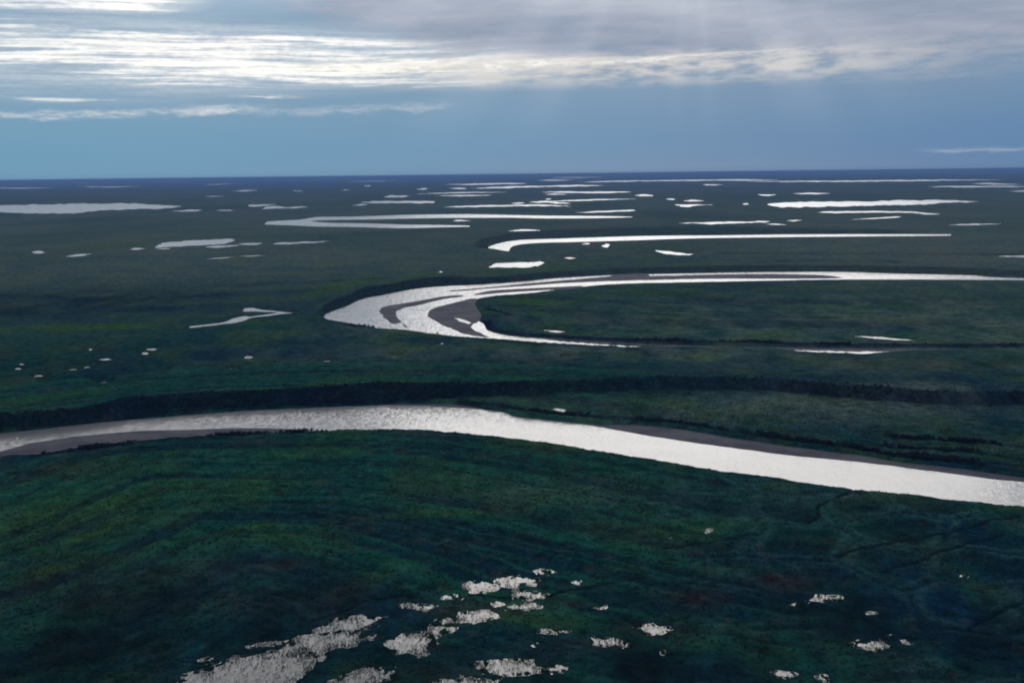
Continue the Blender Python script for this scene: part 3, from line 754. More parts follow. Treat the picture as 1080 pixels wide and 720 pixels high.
def ragged(st, step, seed):
    st = [tuple(q) for q in st]
    for i in (0, -1):
        u, a, b = st[i]; m_ = (a + b) / 2
        st[i] = (u, m_ - (b - a) * 0.08, m_ + (b - a) * 0.08)
    if np.mean([b - horizon_v(u) for u, a, b in st]) < 90 and max(b - a for u, a, b in st) < 3.6:
        st = [(u, (a + b) / 2 - (b - a) * 0.36, (a + b) / 2 + (b - a) * 0.36) for u, a, b in st]
    th = max(b - a for u, a, b in st)
    P = catmull(stations_to_outline(st), step)
    k = 0.35 * min(th, 3.0)
    n1 = fbm(P[:, 0] * 0.16, P[:, 1] * 0.9 + seed * 3.7, 4, seed)
    P[:, 1] += (n1 - 0.5) * 2 * k
    P[:, 0] += (fbm(P[:, 0] * 0.3, P[:, 1] * 1.3 + seed, 3, seed + 9) - 0.5) * 6
    return P


def jitter(P, amp, freq, seed):
    """roughen an outline in metres"""
    Q = P.copy()
    Q[:, 0] += (fbm(P[:, 0] * freq, P[:, 1] * freq, 3, seed) - 0.5) * 2 * amp
    Q[:, 1] += (fbm(P[:, 0] * freq + 50, P[:, 1] * freq, 3, seed + 5) - 0.5) * 2 * amp
    return Q


def water_obj(name, outline, mat, label, cat, group=None, kind=None, z=0.0):
    me = bpy.data.meshes.new(name)
    c = outline.mean(axis=0)
    bm = bmesh.new()
    vs = [bm.verts.new((p[0] - c[0], p[1] - c[1], 0.0)) for p in outline]
    f = bm.faces.new(vs)
    f.normal_update()
    if f.normal.z < 0: bmesh.ops.reverse_faces(bm, faces=[f])
    bmesh.ops.triangulate(bm, faces=bm.faces[:], ngon_method='EAR_CLIP')
    bm.to_mesh(me); bm.free()
    me.materials.append(mat)
    o = bpy.data.objects.new(name, me)
    o.location = (c[0], c[1], z)
    col.objects.link(o)
    return tag(o, label, cat, group, kind)


NEAR = []          # outlines that are carved into the ground sheet
river1 = np.vstack([catmull(RIVER_TOP, 4, False), catmull(RIVER_BOT, 4, False)])
river1 = jitter(unproj_list(river1), 1.6, 0.09, 1)
bend = jitter(unproj_list(catmull(BEND, 3)), 2.0, 0.06, 2)
third = jitter(unproj_list(catmull(THIRD, 3)), 2.0, 0.04, 3)
oxbow = unproj_list(catmull(OXBOW, 3))
water_obj('river', river1, RIVER_W, 'wide silver grey river sweeping across the near plain', 'river', kind='structure')
water_obj('river', bend, RIVER_W, 'tight hairpin bend of pale river with mud bars', 'river', kind='structure')
water_obj('river', third, RIVER_W, 'narrow silver river channel ending below a dark bank', 'river', kind='structure')
water_obj('lake', oxbow, LAKE_W, 'looped oxbow lake with two long parallel arms', 'lake', kind='structure')
NEAR += [river1, bend, third]
NEAR.append(oxbow)
for k, (lab, st) in enumerate(LAKES):
    w = unproj_list(ragged(st, 2.0, 300 + k))
    if np.hypot(*w.mean(axis=0)) < 2550: NEAR.append(w)
    water_obj('lake', w, LAKE_W, lab, 'lake', 'broad lakes on the far plain', 'structure')
for k, (lab, grp, st) in enumerate(PONDS):
    w = unproj_list(ragged(st, 1.5, 400 + k))
    D = np.hypot(*w.mean(axis=0))
    if D < 2550: NEAR.append(w)
    water_obj('pond', w, LAKE_W, lab, 'pond', 'ponds scattered over the plain', z=0.42 if ('muddy channel' in lab or 'puddle' in lab) else 0.0)
w = jitter(unproj_list(catmull(WINDING, 2)), 1.2, 0.1, 8)
NEAR.append(w)
water_obj('pond', w, LAKE_W, 'winding white pond with a hooked end left of the bend', 'pond', 'ponds scattered over the plain')
for k, (a, b, c_, d_) in enumerate(TINY):
    w = unproj_list(catmull([(a, (c_ + d_) / 2), (a + (b - a) * 0.3, c_ + 0.1), (a + (b - a) * 0.7, c_), (b, c_ * 0.6 + d_ * 0.4), (a + (b - a) * 0.6, d_), (a + (b - a) * 0.3, d_ - 0.3)], 1.5))
    w = jitter(w, 0.6, 0.2, 40 + k)
    NEAR.append(w)
    water_obj('pond', w, LAKE_W, TINY_LABELS[k], 'pond', P_TINY)
MARSH_OUT = []
for k, (u0, u1, v0, v1, sl, lab) in enumerate(MARSH):
    uc, vc = (u0 + u1) / 2, (v0 + v1) / 2
    faint = any(q in lab for q in ('faint', 'dim ', 'broken', 'scrap'))
    if faint: u0, u1, v0, v1 = uc + (u0 - uc) * 0.75, uc + (u1 - uc) * 0.75, vc + (v0 - vc) * 0.75, vc + (v1 - vc) * 0.75
    ru, rv = (u1 - u0) / 2 * 1.1, (v1 - v0) / 2 - abs(sl) * 0.25
    pts = []
    for j in range(28):
        a = j / 28 * 2 * math.pi
        rr = 0.72 + 0.5 * float(fbm(np.array([math.cos(a) * 1.6 + k * 7.1]), np.array([math.sin(a) * 1.6]), 3, 3)[0])
        du = math.cos(a) * ru * rr
        pts.append((uc + du, vc + math.sin(a) * rv * 1.15 * rr + sl * du / max(ru, 1) * 0.5))
    w = jitter(unproj_list(catmull(pts, 1.5)), 1.5 + 1.5 * min(1.0, (u1 - u0) / 60.0), 0.28, 90 + k)
    MARSH_OUT.append((w, faint)); NEAR.append(w)
    water_obj('pond', w, POND_W, lab, 'pond', 'sedge-filled marsh pools in the near plain', z=0.004 * (k % 6))

# ------------------------------------------------------------------ the ground sheet (a disc with finer cells where the plain is seen close up)
az = np.concatenate([np.arange(-180, -42, 3.0), np.arange(-42, 42.001, 0.07), np.arange(45, 180, 3.0)])
w_rows = np.arange(30.0, 640.0, 0.8)                     # rows per metre follow the distance
r_dense = (CAM_H * F / w_rows)[::-1]
r_near = np.concatenate([[1.0], np.geomspace(12, r_dense[0] * 0.97, 26)])
r_far = np.geomspace(r_dense[-1] * 1.03, 130000.0, 70)
rad = np.concatenate([r_near, r_dense, r_far])
A_, R_ = np.meshgrid(np.radians(az), rad)
GX = (np.sin(A_) * R_); GY = (np.cos(A_) * R_)
nr, nc = GX.shape
cell = R_ * R_ / (CAM_H * F) * 0.8                      # depth of a cell
micro = np.clip(2.5 / np.maximum(cell, 0.3), 0, 1)


def box_sel(poly, pad):
    lo = poly.min(axis=0) - pad; hi = poly.max(axis=0) + pad
    return (GX > lo[0]) & (GX < hi[0]) & (GY > lo[1]) & (GY < hi[1]) & (R_ > 150) & (R_ < 2600)


# signed distance to everything carved (positive on dry land)
bars_w = [(lab, jitter(unproj_list(catmull(p, 3)), 0.8, 0.12, 60 + i)) for i, (lab, p) in enumerate(BARS)]
SD = np.full(GX.shape, 400.0); SOFT = np.full(GX.shape, 400.0); SDM = np.full(GX.shape, 400.0); MBIAS = np.zeros(GX.shape)
m0 = len(NEAR) - len(MARSH_OUT)
for pk, poly in enumerate(NEAR + [b for _, b in bars_w]):
    pad = 60.0 if len(poly) > 60 else 25.0
    s = box_sel(poly, pad)
    if not s.any(): continue
    x, y = GX[s], GY[s]
    d = line_dist(x, y, poly, True)
    d = np.where(in_poly(x, y, poly), -d, d)
    if 3 <= pk < len(NEAR):                      # ponds lie level with the ground around them
        SOFT[s] = np.minimum(SOFT[s], d)
        if pk >= m0:
            SDM[s] = np.minimum(SDM[s], d)
            MBIAS[s] = np.where(d < 0.5, 0.02 * MARSH_OUT[pk - m0][1] - min(0.10, (poly[:, 0].max() - poly[:, 0].min()) / 250.0), MBIAS[s])
        d = d - 0.8 * cell[s]
    SD[s] = np.minimum(SD[s], d)

base = 0.75 + 0.5 * fbm(GX * 0.012, GY * 0.012, 4, 21)
base += micro * (0.9 * (fbm(GX * 0.16, GY * 0.16, 3, 31) - 0.5) + 0.6 * (fbm(GX * 0.6, GY * 0.6, 2, 41) - 0.3))
scroll = np.zeros(GX.shape)
# meander scrolls: old ridges parallel to the near bank of the river
sroi = (GY > 0) & (R_ < 640) & (R_ > 180) & (GX < 160) & (np.abs(A_) < R(42))
inner_bank = unproj_list(catmull([(-240, 560), (-140, 540), (-60, 512), (20, 486), (80, 470), (150, 461), (240, 456), (330, 456), (432, 456), (518, 463), (611, 476), (720, 495), (836, 512)], 12, False))
x, y = GX[sroi], GY[sroi]
dr = line_dist(x, y, inner_bank)
dr_w = dr + 9 * (fbm(x * 0.01, y * 0.01, 3, 51) - 0.5) + 3 * (fbm(x * 0.05, y * 0.05, 2, 52) - 0.5)
ridge = 0.55 * vnoise(dr_w * 0.19, x * 0.007 + 3, 53) + 0.45 * vnoise(dr_w * 0.5, x * 0.012, 54)
ridge = np.clip((ridge - 0.5) * 2.6 + 0.5, 0, 1)
fade = smooth(dr, 2, 12) * (1 - smooth(dr, 130, 240)) * (1 - smooth(x, 20, 150))
swale = np.zeros(GX.shape); swale[sroi] = (1 - np.clip(ridge * 1.7, 0, 1)) * fade
scroll[sroi] = np.clip(ridge, 0, 1) * fade
# scrolls inside the bend
sroi2 = (np.abs(A_) < R(42)) & (R_ > 680) & (R_ < 1200) & (GX > -40)
spine = unproj_list(catmull([(512, 341), (520, 351), (560, 355), (640, 361), (760, 365), (900, 367), (1080, 367), (1250, 367)], 15, False))
x, y = GX[sroi2], GY[sroi2]
dr2 = line_dist(x, y, spine)
dr2w = dr2 + 22 * (fbm(x * 0.006, y * 0.006, 3, 61) - 0.5)
rg2 = np.clip((0.6 * vnoise(dr2w * 0.05, x * 0.004, 63) + 0.4 * vnoise(dr2w * 0.13, x * 0.008, 64) - 0.5) * 2.6 + 0.5, 0, 1)
fd2 = smooth(dr2, 5, 30) * (1 - smooth(dr2, 250, 420))
scroll[sroi2] = rg2 * fd2 * 0.35; swale[sroi2] = (1 - np.clip(rg2 * 1.7, 0, 1)) * fd2 * 0.8
base += scroll * 0.9 * micro
# ice-wedge polygons on the near right
trough = np.zeros(GX.shape)
proi = (np.abs(A_) < R(42)) & (R_ > 180) & (R_ < 560) & (GX > -60)
x, y = GX[proi], GY[proi]
xw = x + 8 * (fbm(x * 0.03, y * 0.03, 3, 71) - 0.5); yw = y + 8 * (fbm(x * 0.03, y * 0.03, 3, 72) - 0.5)
S = 27.0
cx, cy = np.floor(xw / S), np.floor(yw / S)
f1 = np.full(x.shape, 1e9); f2 = np.full(x.shape, 1e9); cid = np.zeros(x.shape)
for i in (-1, 0, 1):
    for j in (-1, 0, 1):
        gx, gy = cx + i, cy + j
        qx = (gx + 0.15 + 0.7 * hash2(gx, gy, 5)) * S; qy = (gy + 0.15 + 0.7 * hash2(gx, gy, 6)) * S
        d = np.hypot(xw - qx, yw - qy)
        nearer = d < f1
        f2 = np.where(nearer, f1, np.minimum(f2, d)); cid = np.where(nearer, hash2(gx, gy, 9), cid); f1 = np.where(nearer, d, f1)
e = (f2 - f1) * 0.5
pmask = smooth(x, 10, 90) * (1 - smooth(np.hypot(x, y), 440, 540)) * smooth(SD[proi], 2, 12)
rim = np.exp(-((e - 2.2) / 1.3) ** 2)
trough[proi] = rim * pmask * (0.15 + 1.0 * fbm(x * 0.06, y * 0.06, 3, 77))
crack = np.exp(-(e / 0.8) ** 2)
polycell = np.zeros(GX.shape); polycell[proi] = pmask * smooth(e, 2.5, 6.0) * cid
base[proi] += pmask * (0.25 * rim - 0.45 * crack - 0.2 * smooth(e, 3, 7))

# attributes along painted strips of vegetation

def vrow(P):
    """depth in metres of one picture row at the given points"""
    return (P[:, 0] ** 2 + P[:, 1] ** 2) / (CAM_H * F)


def strip(line_px, hw, z=0.0, step=10):
    L = unproj_list(catmull(line_px, step, False), z)
    m = max(hw * vrow(L).max() * 3.0, 4.0)
    s = box_sel(L, m)
    if not s.any(): return None
    x, y = GX[s], GY[s]
    d = line_dist(x, y, L)
    wid = hw * (x * x + y * y) / (CAM_H * F)
    q = d / np.maximum(wid, 0.8)
    return s, x, y, q


willow = np.zeros(GX.shape); lush = np.zeros(GX.shape); moss = np.zeros(GX.shape); wet_dim = np.zeros(GX.shape)
dusk = np.zeros(GX.shape)
for line, hw, *soft in WILLOW_BELTS:
    soft = soft[0] if soft else 0
    r = strip(line, hw)
    if r is None: continue
    s, x, y, q = r
    nz = fbm(x * 0.05, y * 0.02, 3, 81)
    amt = np.clip(1.25 - q * (0.55 + nz), 0, 1)
    if soft: dusk[s] = np.maximum(dusk[s], np.exp(-q * q * 0.5) * np.clip(nz * 2 - 0.3, 0, 1) * soft)
    else: willow[s] = np.maximum(willow[s], amt)
for line, hw, amt in LUSH:
    r = strip(line, hw)
    if r is None: continue
    s, x, y, q = r
    nz = fbm(x * 0.035, y * 0.02, 4, 82)
    lush[s] = np.maximum(lush[s], 1.25 * amt * np.exp(-q * q) * np.clip(nz * 2.6 - 0.6, 0, 1.2))
pale = np.clip(smooth(R_, 650, 1500) * (0.42 + 0.9 * fbm(GX * 0.004, GY * 0.002, 4, 85)), 0, 1)  # land lightened with distance: sunlight on the mid plain put into colour
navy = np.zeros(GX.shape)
for lst, arr, sd in ((MOSS, moss, 83), (WET_DIM, wet_dim, 84), (PALE, pale, 86), (NAVY, navy, 87)):
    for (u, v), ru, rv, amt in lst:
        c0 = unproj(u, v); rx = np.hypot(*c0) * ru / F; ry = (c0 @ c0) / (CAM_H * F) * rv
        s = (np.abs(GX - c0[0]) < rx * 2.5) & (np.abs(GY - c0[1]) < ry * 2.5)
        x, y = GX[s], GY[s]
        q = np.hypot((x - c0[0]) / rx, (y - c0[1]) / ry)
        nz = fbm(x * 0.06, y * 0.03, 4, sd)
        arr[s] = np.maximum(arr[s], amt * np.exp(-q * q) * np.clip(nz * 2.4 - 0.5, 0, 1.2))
wet_dim = np.maximum(wet_dim, polycell * 0.55)
dusk = np.maximum(dusk, swale * 0.65)
for line in RUNNELS:
    L = unproj_list(catmull(line, 3, False))
    L = jitter(L, 2.0, 0.12, 19)
    s = box_sel(L, 8)
    x, y = GX[s], GY[s]
    d = line_dist(x, y, L)
    g = np.exp(-(d / 0.9) ** 2)
    wet_dim[s] = np.maximum(wet_dim[s], g); base[s] -= g * 0.5
    trough[s] *= 1 - g

# terraces: the land steps up behind each cut bank and eases down again
terr = np.zeros(GX.shape); scarp_t = np.zeros(GX.shape)
Adeg = np.degrees(A_)
for bot, top, H, (soft_l, soft_r) in SCARPS:
    B = unproj_list(catmull(bot, 6, False)); T = unproj_list(catmull(top, 6, False), H)
    def polar(P):
        a = np.degrees(np.arctan2(P[:, 0], P[:, 1])); r = np.hypot(P[:, 0], P[:, 1])
        o = np.argsort(a); return a[o], r[o]
    ba, br = polar(B); ta, tr = polar(T)
    s = (Adeg > ba[0]) & (Adeg < ba[-1]) & (R_ > 300) & (R_ < 3000)
    a, r = Adeg[s], R_[s]
    rb = np.interp(a, ba, br); rt = np.maximum(np.interp(a, ta, tr), rb + np.maximum(6.0, 2.6 * r * r / (CAM_H * F)))
    nz = fbm(GX[s] * 0.03, GY[s] * 0.03, 4, 91)
    t = (r - rb) / (rt - rb) + 0.35 * (nz - 0.5)
    ends = smooth(a, ba[0], ba[0] + 0.6) * (1 - smooth(a, ba[-1] - 4.0, ba[-1]))
    back = np.exp(-np.maximum(r - rt, 0) / (90.0 if H > 5 else 130.0))
    hgt = H * smooth(t, 0.0, 1.0) * back * ends
    hgt *= 0.85 + 0.3 * fbm(GX[s] * 0.02, GY[s] * 0.02, 2, 92)
    terr[s] = np.maximum(terr[s], hgt)
    wz = smooth(t, -0.22, -0.10) * (1 - smooth(t, 0.98, 1.15)) * ends * (soft_l + (soft_r - soft_l) * smooth(a, -6, 6)) * (0.7 + 0.6 * nz)
    scarp_t[s] = np.maximum(scarp_t[s], wz)
willow = np.maximum(willow, scarp_t * 0.95)

far = smooth(R_, 2050, 2450)
ramp_w = np.maximum(2.2, 1.2 * cell)
t = np.clip(SD / ramp_w, -1, 1)
shore = np.where(t > 0, smooth(t, 0, 1), 0)
land = (base * (0.04 + 0.96 * smooth(SOFT, 0, 16)) + terr) * np.maximum(shore, 0) + 0.02
bed = -1.2 * np.clip(-t, 0, 1)
bed = np.where(SOFT > 0, np.where(SOFT < 100, np.maximum(bed, -0.06), bed), bed)
GZ = np.where(SD > 0, land, bed)
# hummocks stand out of the marsh pools, thickest towards their edges
hum = 0.62 * (fbm(GX * 0.42, GY * 0.26, 3, 141) - 0.5) + 0.34 * (fbm(GX * 1.1, GY * 0.7, 2, 142) - 0.5) + 0.06 + MBIAS - 0.24 * smooth(-SDM, 0, 3.5)
GZ = np.where(SDM < 0, hum, GZ)
GZ = GZ * (1 - far) + far * (-0.3)
GZ = np.where(R_ < 150, 0.8, GZ)
willow *= (SD > 0); lush *= (SD > 0)

verts = np.stack([GX, GY, GZ], -1).reshape(-1, 3)
idx = np.arange(nr * nc).reshape(nr, nc)
nxt = np.roll(idx, -1, axis=1)
quads = np.stack([idx[:-1], nxt[:-1], nxt[1:], idx[1:]], -1).reshape(-1, 4)[:, ::-1]
me = bpy.data.meshes.new('ground')
me.vertices.add(len(verts)); me.vertices.foreach_set('co', verts.astype(np.float32).ravel())
me.loops.add(quads.size); me.loops.foreach_set('vertex_index', quads.astype(np.int32).ravel())
me.polygons.add(len(quads))
me.polygons.foreach_set('loop_start', np.arange(0, quads.size, 4, dtype=np.int32))
me.polygons.foreach_set('use_smooth', np.ones(len(quads), bool))
me.update(calc_edges=True)
for nm, arr in (('navy', navy), ('pale', pale), ('dusk', dusk), ('lush', lush), ('willow', willow), ('moss', moss), ('trough', trough), ('scroll', scroll), ('wet_dim', wet_dim)):
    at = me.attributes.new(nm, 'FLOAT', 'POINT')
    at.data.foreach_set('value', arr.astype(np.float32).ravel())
me.materials.append(GROUND)
ground = bpy.data.objects.new('ground', me)
col.objects.link(ground)
tag(ground, 'flat green tundra plain stretching to the horizon', 'ground', kind='structure')


def ground_z(x, y):
    a = np.degrees(np.arctan2(x, y)); r = np.hypot(x, y)
    i = np.clip(np.searchsorted(rad, r) - 1, 0, nr - 2)
    j = np.clip(np.searchsorted(az, a) - 1, 0, nc - 2)
    fr = np.clip((r - rad[i]) / (rad[i + 1] - rad[i]), 0, 1); fa = np.clip((a - az[j]) / (az[j + 1] - az[j]), 0, 1)
    return (GZ[i, j] * (1 - fr) + GZ[i + 1, j] * fr) * (1 - fa) + (GZ[i, j + 1] * (1 - fr) + GZ[i + 1, j + 1] * fr) * fa


def ground_at(arr, x, y):
    a = np.degrees(np.arctan2(x, y)); r = np.hypot(x, y)
    i = np.clip(np.searchsorted(rad, r) - 1, 0, nr - 2); j = np.clip(np.searchsorted(az, a) - 1, 0, nc - 2)
    return arr[i, j]


# ------------------------------------------------------------------ mud bars: low domes that rise out of the water
for lab, P in bars_w:
    bm = bmesh.new()
    c = P.mean(axis=0)
    vs = [bm.verts.new((p[0] - c[0], p[1] - c[1], 0.0)) for p in P]
    f = bm.faces.new(vs); f.normal_update()
    if f.normal.z < 0: bmesh.ops.reverse_faces(bm, faces=[f])
    bmesh.ops.triangulate(bm, faces=bm.faces[:], ngon_method='EAR_CLIP')
    for _ in range(2):
        long_e = [e for e in bm.edges if e.calc_length() > 6.0]
        if long_e: bmesh.ops.subdivide_edges(bm, edges=long_e, cuts=1)
    bmesh.ops.triangulate(bm, faces=bm.faces[:])
    co = np.array([v.co[:2] for v in bm.verts]) + c
    d = line_dist(co[:, 0], co[:, 1], P, True)
    z = -0.05 + 0.38 * smooth(d, 0, 7) * (0.7 + 0.6 * fbm(co[:, 0] * 0.08, co[:, 1] * 0.08, 3, 5)) + 0.22 * (fbm(co[:, 0] * 0.05, co[:, 1] * 0.05, 3, 15) - 0.4)
    for v, zz in zip(bm.verts, z): v.co.z = zz
    bm.normal_update()
    m2 = bpy.data.meshes.new('mud_bar'); bm.to_mesh(m2); bm.free()
    m2.polygons.foreach_set('use_smooth', [True] * len(m2.polygons))
    m2.materials.append(MUD)
    o = bpy.data.objects.new('mud_bar', m2); o.location = (c[0], c[1], 0)
    col.objects.link(o)
    tag(o, lab, 'mud bar', kind='structure')

# ------------------------------------------------------------------ vegetation prototypes

def tuft_mesh(name, blades, h, spread, width, mat, seed):
    r = random.Random(seed); V = []; Fc = []
    for k in range(blades):
        a = r.uniform(0, 2 * math.pi); d = spread * math.sqrt(r.random()) * 0.6
        bx, by = math.cos(a) * d, math.sin(a) * d
        lean = r.uniform(0.15, 0.7); hh = h * r.uniform(0.6, 1.15)
        a2 = a + r.uniform(-0.7, 0.7)
        tx, ty = bx + math.cos(a2) * lean * hh, by + math.sin(a2) * lean * hh
        px_, py_ = -math.sin(a2) * width, math.cos(a2) * width
        i = len(V)
        mx, my = bx * 0.6 + tx * 0.4, by * 0.6 + ty * 0.4
        V += [(bx - px_, by - py_, -0.05), (bx + px_, by + py_, -0.05), (mx + px_ * 0.9, my + py_ * 0.9, hh * 0.6), (mx - px_ * 0.9, my - py_ * 0.9, hh * 0.6), (tx, ty, hh * 0.95)]
        Fc += [(i, i + 1, i + 2, i + 3), (i + 3, i + 2, i + 4)]
    me = bpy.data.meshes.new(name); me.from_pydata(V, [], Fc); me.update(); me.materials.append(mat)
    return me


def shrub_leaves(name, n, rx, h, size, mat, seed):
    r = random.Random(seed); V = []; Fc = []
    lobes = [(r.uniform(-0.5, 0.5) * rx, r.uniform(-0.5, 0.5) * rx, r.uniform(0.4, 0.68) * h, r.uniform(0.45, 0.7)) for _ in range(5)]
    for k in range(n):
        lx, ly, lz, lr = lobes[k % 5]
        while True:
            p = Vector((r.uniform(-1, 1), r.uniform(-1, 1), r.uniform(-1, 1)))
            if 0.35 < p.length < 1: break
        c = Vector((lx + p.x * rx * lr, ly + p.y * rx * lr, max(0.08, lz + p.z * h * lr * 0.75)))
        nrm = (p + Vector((r.uniform(-.6, .6), r.uniform(-.6, .6), r.uniform(-.2, .8)))).normalized()
        t = nrm.orthogonal().normalized(); t.rotate(Matrix.Rotation(r.uniform(0, 6.28), 3, nrm)); b = nrm.cross(t)
        s = size * r.uniform(0.6, 1.3); i = len(V)
        V += [tuple(c - t * s), tuple(c - b * s * 0.5), tuple(c + t * s), tuple(c + b * s * 0.5)]
        Fc.append((i, i + 1, i + 2, i + 3))
    me = bpy.data.meshes.new(name); me.from_pydata(V, [], Fc); me.update(); me.materials.append(mat)
    return me


def shrub_stems(name, n, rx, h, seed):
    r = random.Random(seed); V = []; Fc = []
    for k in range(n):
        a = r.uniform(0, 6.28); tipx, tipy = math.cos(a) * rx * 0.7, math.sin(a) * rx * 0.7
        b0, b1 = 0.05, 0.012
        i = len(V)
        for (cx_, cy_, cz_, rr) in ((tipx * 0.1, tipy * 0.1, -0.25, b0), (tipx * 0.5, tipy * 0.5, h * 0.45, (b0 + b1) / 2), (tipx, tipy, h * r.uniform(0.75, 1.0), b1)):
            for q in range(4):
                V.append((cx_ + math.cos(q * 1.5708) * rr, cy_ + math.sin(q * 1.5708) * rr, cz_))
        for lv in (0, 4):
            for q in range(4):
                Fc.append((i + lv + q, i + lv + (q + 1) % 4, i + lv + 4 + (q + 1) % 4, i + lv + 4 + q))
    me = bpy.data.meshes.new(name); me.from_pydata(V, [], Fc); me.update(); me.materials.append(BARK)
    return me


def scatter(name, pts, scale, rot, proto_meshes, label, cat):
    """one stuff object: points with instances of a few prototype meshes"""
    k = len(proto_meshes)
    me = bpy.data.meshes.new(name)
    me.vertices.add(len(pts)); me.vertices.foreach_set('co', pts.astype(np.float32).ravel())
    for nm, arr in (('size', scale), ('turn', rot)):
        a = me.attributes.new(nm, 'FLOAT', 'POINT'); a.data.foreach_set('value', arr.astype(np.float32))
    a = me.attributes.new('which', 'INT', 'POINT'); a.data.foreach_set('value', rng.integers(0, k, len(pts)).astype(np.int32))
    o = bpy.data.objects.new(name, me); col.objects.link(o)
    ng = bpy.data.node_groups.new(name + '_scatter', 'GeometryNodeTree')
    ng.interface.new_socket('Geometry', in_out='INPUT', socket_type='NodeSocketGeometry')
    ng.interface.new_socket('Geometry', in_out='OUTPUT', socket_type='NodeSocketGeometry')
    N = ng.nodes; L = ng.links
    gi = N.new('NodeGroupInput'); go = N.new('NodeGroupOutput')
    m2p = N.new('GeometryNodeMeshToPoints'); L.new(gi.outputs[0], m2p.inputs['Mesh'])
    g2i = N.new('GeometryNodeGeometryToInstance')
    for pm in proto_meshes:
        po = bpy.data.objects.new(pm.name, pm)          # unlinked prototype
        oi = N.new('GeometryNodeObjectInfo'); oi.inputs['Object'].default_value = po
        L.new(oi.outputs['Geometry'], g2i.inputs[0])
    iop = N.new('GeometryNodeInstanceOnPoints')
    L.new(m2p.outputs[0], iop.inputs['Points']); L.new(g2i.outputs[0], iop.inputs['Instance'])
    iop.inputs['Pick Instance'].default_value = True
    def att(nm, typ):
        n_ = N.new('GeometryNodeInputNamedAttribute'); n_.data_type = typ; n_.inputs[0].default_value = nm
        return [s_ for s_ in n_.outputs if s_.enabled][0]
    L.new(att('which', 'INT'), iop.inputs['Instance Index'])
    L.new(att('size', 'FLOAT'), iop.inputs['Scale'])
    cx_ = N.new('ShaderNodeCombineXYZ'); L.new(att('turn', 'FLOAT'), cx_.inputs[2])
    L.new(cx_.outputs[0], iop.inputs['Rotation'])
    L.new(iop.outputs[0], go.inputs[0])
    md = o.modifiers.new('scatter', 'NODES'); md.node_group = ng
    return tag(o, label, cat, kind='stuff')


def rand_points(n, r0, r1, a0=-34, a1=34, power=0.5):
    """points over the near plain, thinner with distance"""
    r = r0 + (r1 - r0) * rng.random(n) ** (1 / (1 + power))
    a = np.radians(rng.uniform(a0, a1, n))
    return np.sin(a) * r, np.cos(a) * r


# sedge tussocks over the near plain
x, y = rand_points(150000, 225, 700, -36, 36, 0.3)
sd = ground_at(SD, x, y); wl = ground_at(willow, x, y)
dens = fbm(x * 0.05, y * 0.03, 4, 101)
keep = (sd > 1.0) & (wl < 0.4) & (rng.random(len(x)) < (0.3 + 1.2 * (dens - 0.3)) * (1 - smooth(np.hypot(x, y), 430, 690)))
x, y = x[keep], y[keep]
z = ground_z(x, y) - 0.04
tufts = [tuft_mesh('sedge_tuft', 14, 0.26, 0.42, 0.05, SEDGE, s_) for s_ in (1, 2, 3)]
scatter('grass', np.stack([x, y, z], 1), rng.uniform(0.6, 1.4, len(x)), rng.uniform(0, 6.28, len(x)), tufts, 'short dark green sedge and tussock grass over the near plain', 'grass')

# sedge standing in the marsh pools
px_, py_ = [], []
for P, faint in MARSH_OUT:
    lo, hi = P.min(axis=0) - 2.0, P.max(axis=0) + 2.0
    n_ = int((hi - lo).prod() * 6.5)
    x = rng.uniform(lo[0], hi[0], n_); y = rng.uniform(lo[1], hi[1], n_)
    ins = in_poly(x, y, P); d = line_dist(x, y, P, True)
    patch = fbm(x * 0.25, y * 0.12, 3, 111)
    size_k = min(1.0, (hi - lo)[0] / 26.0)
    prob = np.where(ins, np.clip(1.1 - d / (3.6 * size_k + 0.9), 0.2 + 0.2 * faint, 1.0) * np.clip(patch * 4.0 - 1.2, 0.2, 1), 0.1 * np.exp(-d / 0.5))
    k = rng.random(n_) < prob
    px_.append(x[k]); py_.append(y[k])
x = np.concatenate(px_); y = np.concatenate(py_)
z = np.maximum(ground_z(x, y), 0.0) - 0.02
reeds = [tuft_mesh('reed_tuft', 11, 0.62, 0.42, 0.022, REED, s_) for s_ in (5, 6)]
scatter('marsh_grass', np.stack([x, y, z], 1), rng.uniform(0.45, 0.95, len(x)), rng.uniform(0, 6.28, len(x)), reeds, 'thin upright sedge standing in the near marsh pools', 'sedge')

# willow scrub on the cut banks and in belts along the water
xa, ya = rand_points(330000, 380, 720, -36, 36, 0.4); xb, yb = rand_points(450000, 720, 2100, -36, 36, 0.5)
x, y = np.concatenate([xa, xb]), np.concatenate([ya, yb])
wl = ground_at(willow, x, y); sd = ground_at(SD, x, y)
st_ = ground_at(scarp_t, x, y)
gap = np.clip(fbm(x * 0.045, y * 0.03, 3, 131) * 4.0 - 1.55, 0, 1)
prob = np.clip(wl, 0, 1) ** 1.5 * np.where(st_ > 0.3, 0.6 * smooth(st_, 0.45, 0.95), 0.8 * gap) * (1 - smooth(np.hypot(x, y), 900, 1250))
keep = (sd > 0.8) & (rng.random(len(x)) < prob)
x, y, st_ = x[keep], y[keep], st_[keep]
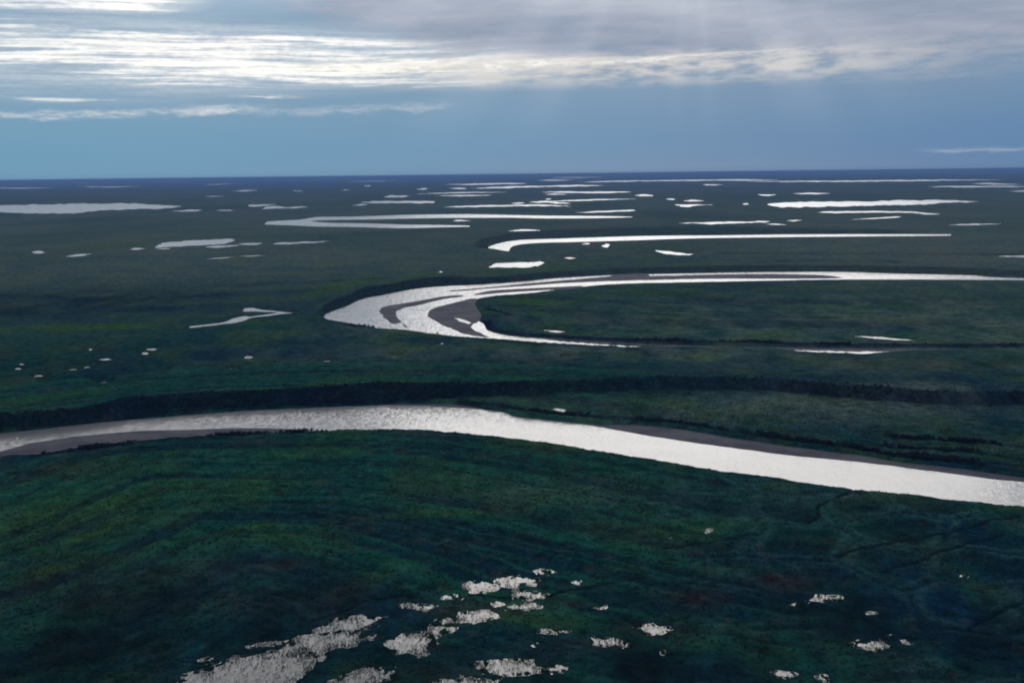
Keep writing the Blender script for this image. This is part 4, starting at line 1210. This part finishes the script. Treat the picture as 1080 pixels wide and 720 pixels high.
# the biggest shrubs of the near right bank are individuals
sr = (np.hypot(x, y) < 540) & (x > 60)
cand = np.where(sr)[0]
rng.shuffle(cand)
chosen = []
for i in cand:
    if all((x[i] - x[j]) ** 2 + (y[i] - y[j]) ** 2 > 4.5 ** 2 for j in chosen):
        chosen.append(i)
    if len(chosen) >= 150: break
rest = np.ones(len(x), bool); rest[chosen] = False
willows = [shrub_leaves('willow_leaves', 110, 1.0, 1.5, 0.20, WILLOW, s_) for s_ in (11, 12, 13)]
z = ground_z(x, y) - 0.1
sc = rng.uniform(0.6, 1.35, len(x)) * (1 - 0.5 * st_) * (0.25 + 1.3 * fbm(x * 0.06, y * 0.05, 3, 121)) * (1 + 1.0 * smooth(np.hypot(x, y), 900, 2000))
scatter('willow_scrub_vegetation', np.stack([x, y, z], 1)[rest], sc[rest], rng.uniform(0, 6.28, rest.sum()), willows, 'dense dark willow scrub clothing the river banks', 'scrub')

leaf_m = [shrub_leaves('foliage', 240, 1.25, 1.7, 0.19, WILLOW, s_) for s_ in (21, 22, 23)]
stem_m = [shrub_stems('stem', 9, 1.1, 1.5, s_) for s_ in (31, 32, 33)]
rows = [(lab, unproj_list(WILLOW_BELTS[k][0])) for k, lab in ((1, 'rounded dark willow shrub lining the back edge of the long mud beach'), (2, 'rounded dark willow shrub in the farthest row behind the mud beach'), (3, 'rounded dark willow shrub in the middle row behind the mud beach'), (4, 'rounded dark willow shrub in the nearest row behind the mud beach'))]
for q, i in enumerate(chosen):
    e_ = bpy.data.objects.new('willow_shrub', None); col.objects.link(e_)
    e_.empty_display_size = 0.5
    e_.location = (x[i], y[i], z[i] + 0.02); e_.rotation_euler = (0, 0, random.uniform(0, 6.28))
    s_ = random.uniform(0.75, 1.3); e_.scale = (s_, s_, s_ * random.uniform(0.85, 1.1))
    fo = bpy.data.objects.new('foliage', leaf_m[q % 3]); col.objects.link(fo); fo.parent = e_
    so = bpy.data.objects.new('stems', stem_m[q % 3]); col.objects.link(so); so.parent = e_
    row = min(range(len(rows)), key=lambda k: line_dist(x[i:i + 1], y[i:i + 1], rows[k][1])[0])
    tag(e_, rows[row][0], 'shrub', 'willow shrubs along the mud beach')

# ------------------------------------------------------------------ haze: the air over the whole plain
hz_m = bpy.data.materials.new('haze_air'); hz_m.use_nodes = True
n = NT(hz_m.node_tree)
pv = n.new('ShaderNodeVolumePrincipled')
pv.inputs['Color'].default_value = (0.24, 0.43, 0.83, 1.0)
pv.inputs['Density'].default_value = 6.3e-5
pv.inputs['Anisotropy'].default_value = 0.0
o_ = n.new('ShaderNodeOutputMaterial'); n.t.links.new(pv.outputs[0], o_.inputs['Volume'])
hw_, z0, z1 = 140000.0, -2.5, CAM_H + 6.0
V = [(sx * hw_, sy * hw_, zz) for zz in (z0, z1) for sx, sy in ((-1, -1), (1, -1), (1, 1), (-1, 1))]
Fc = [(3, 2, 1, 0), (4, 5, 6, 7), (0, 1, 5, 4), (1, 2, 6, 5), (2, 3, 7, 6), (3, 0, 4, 7)]
hz = mesh_obj('haze', V, Fc, hz_m)
tag(hz, 'thin blue haze over the far plain', 'haze', kind='stuff')
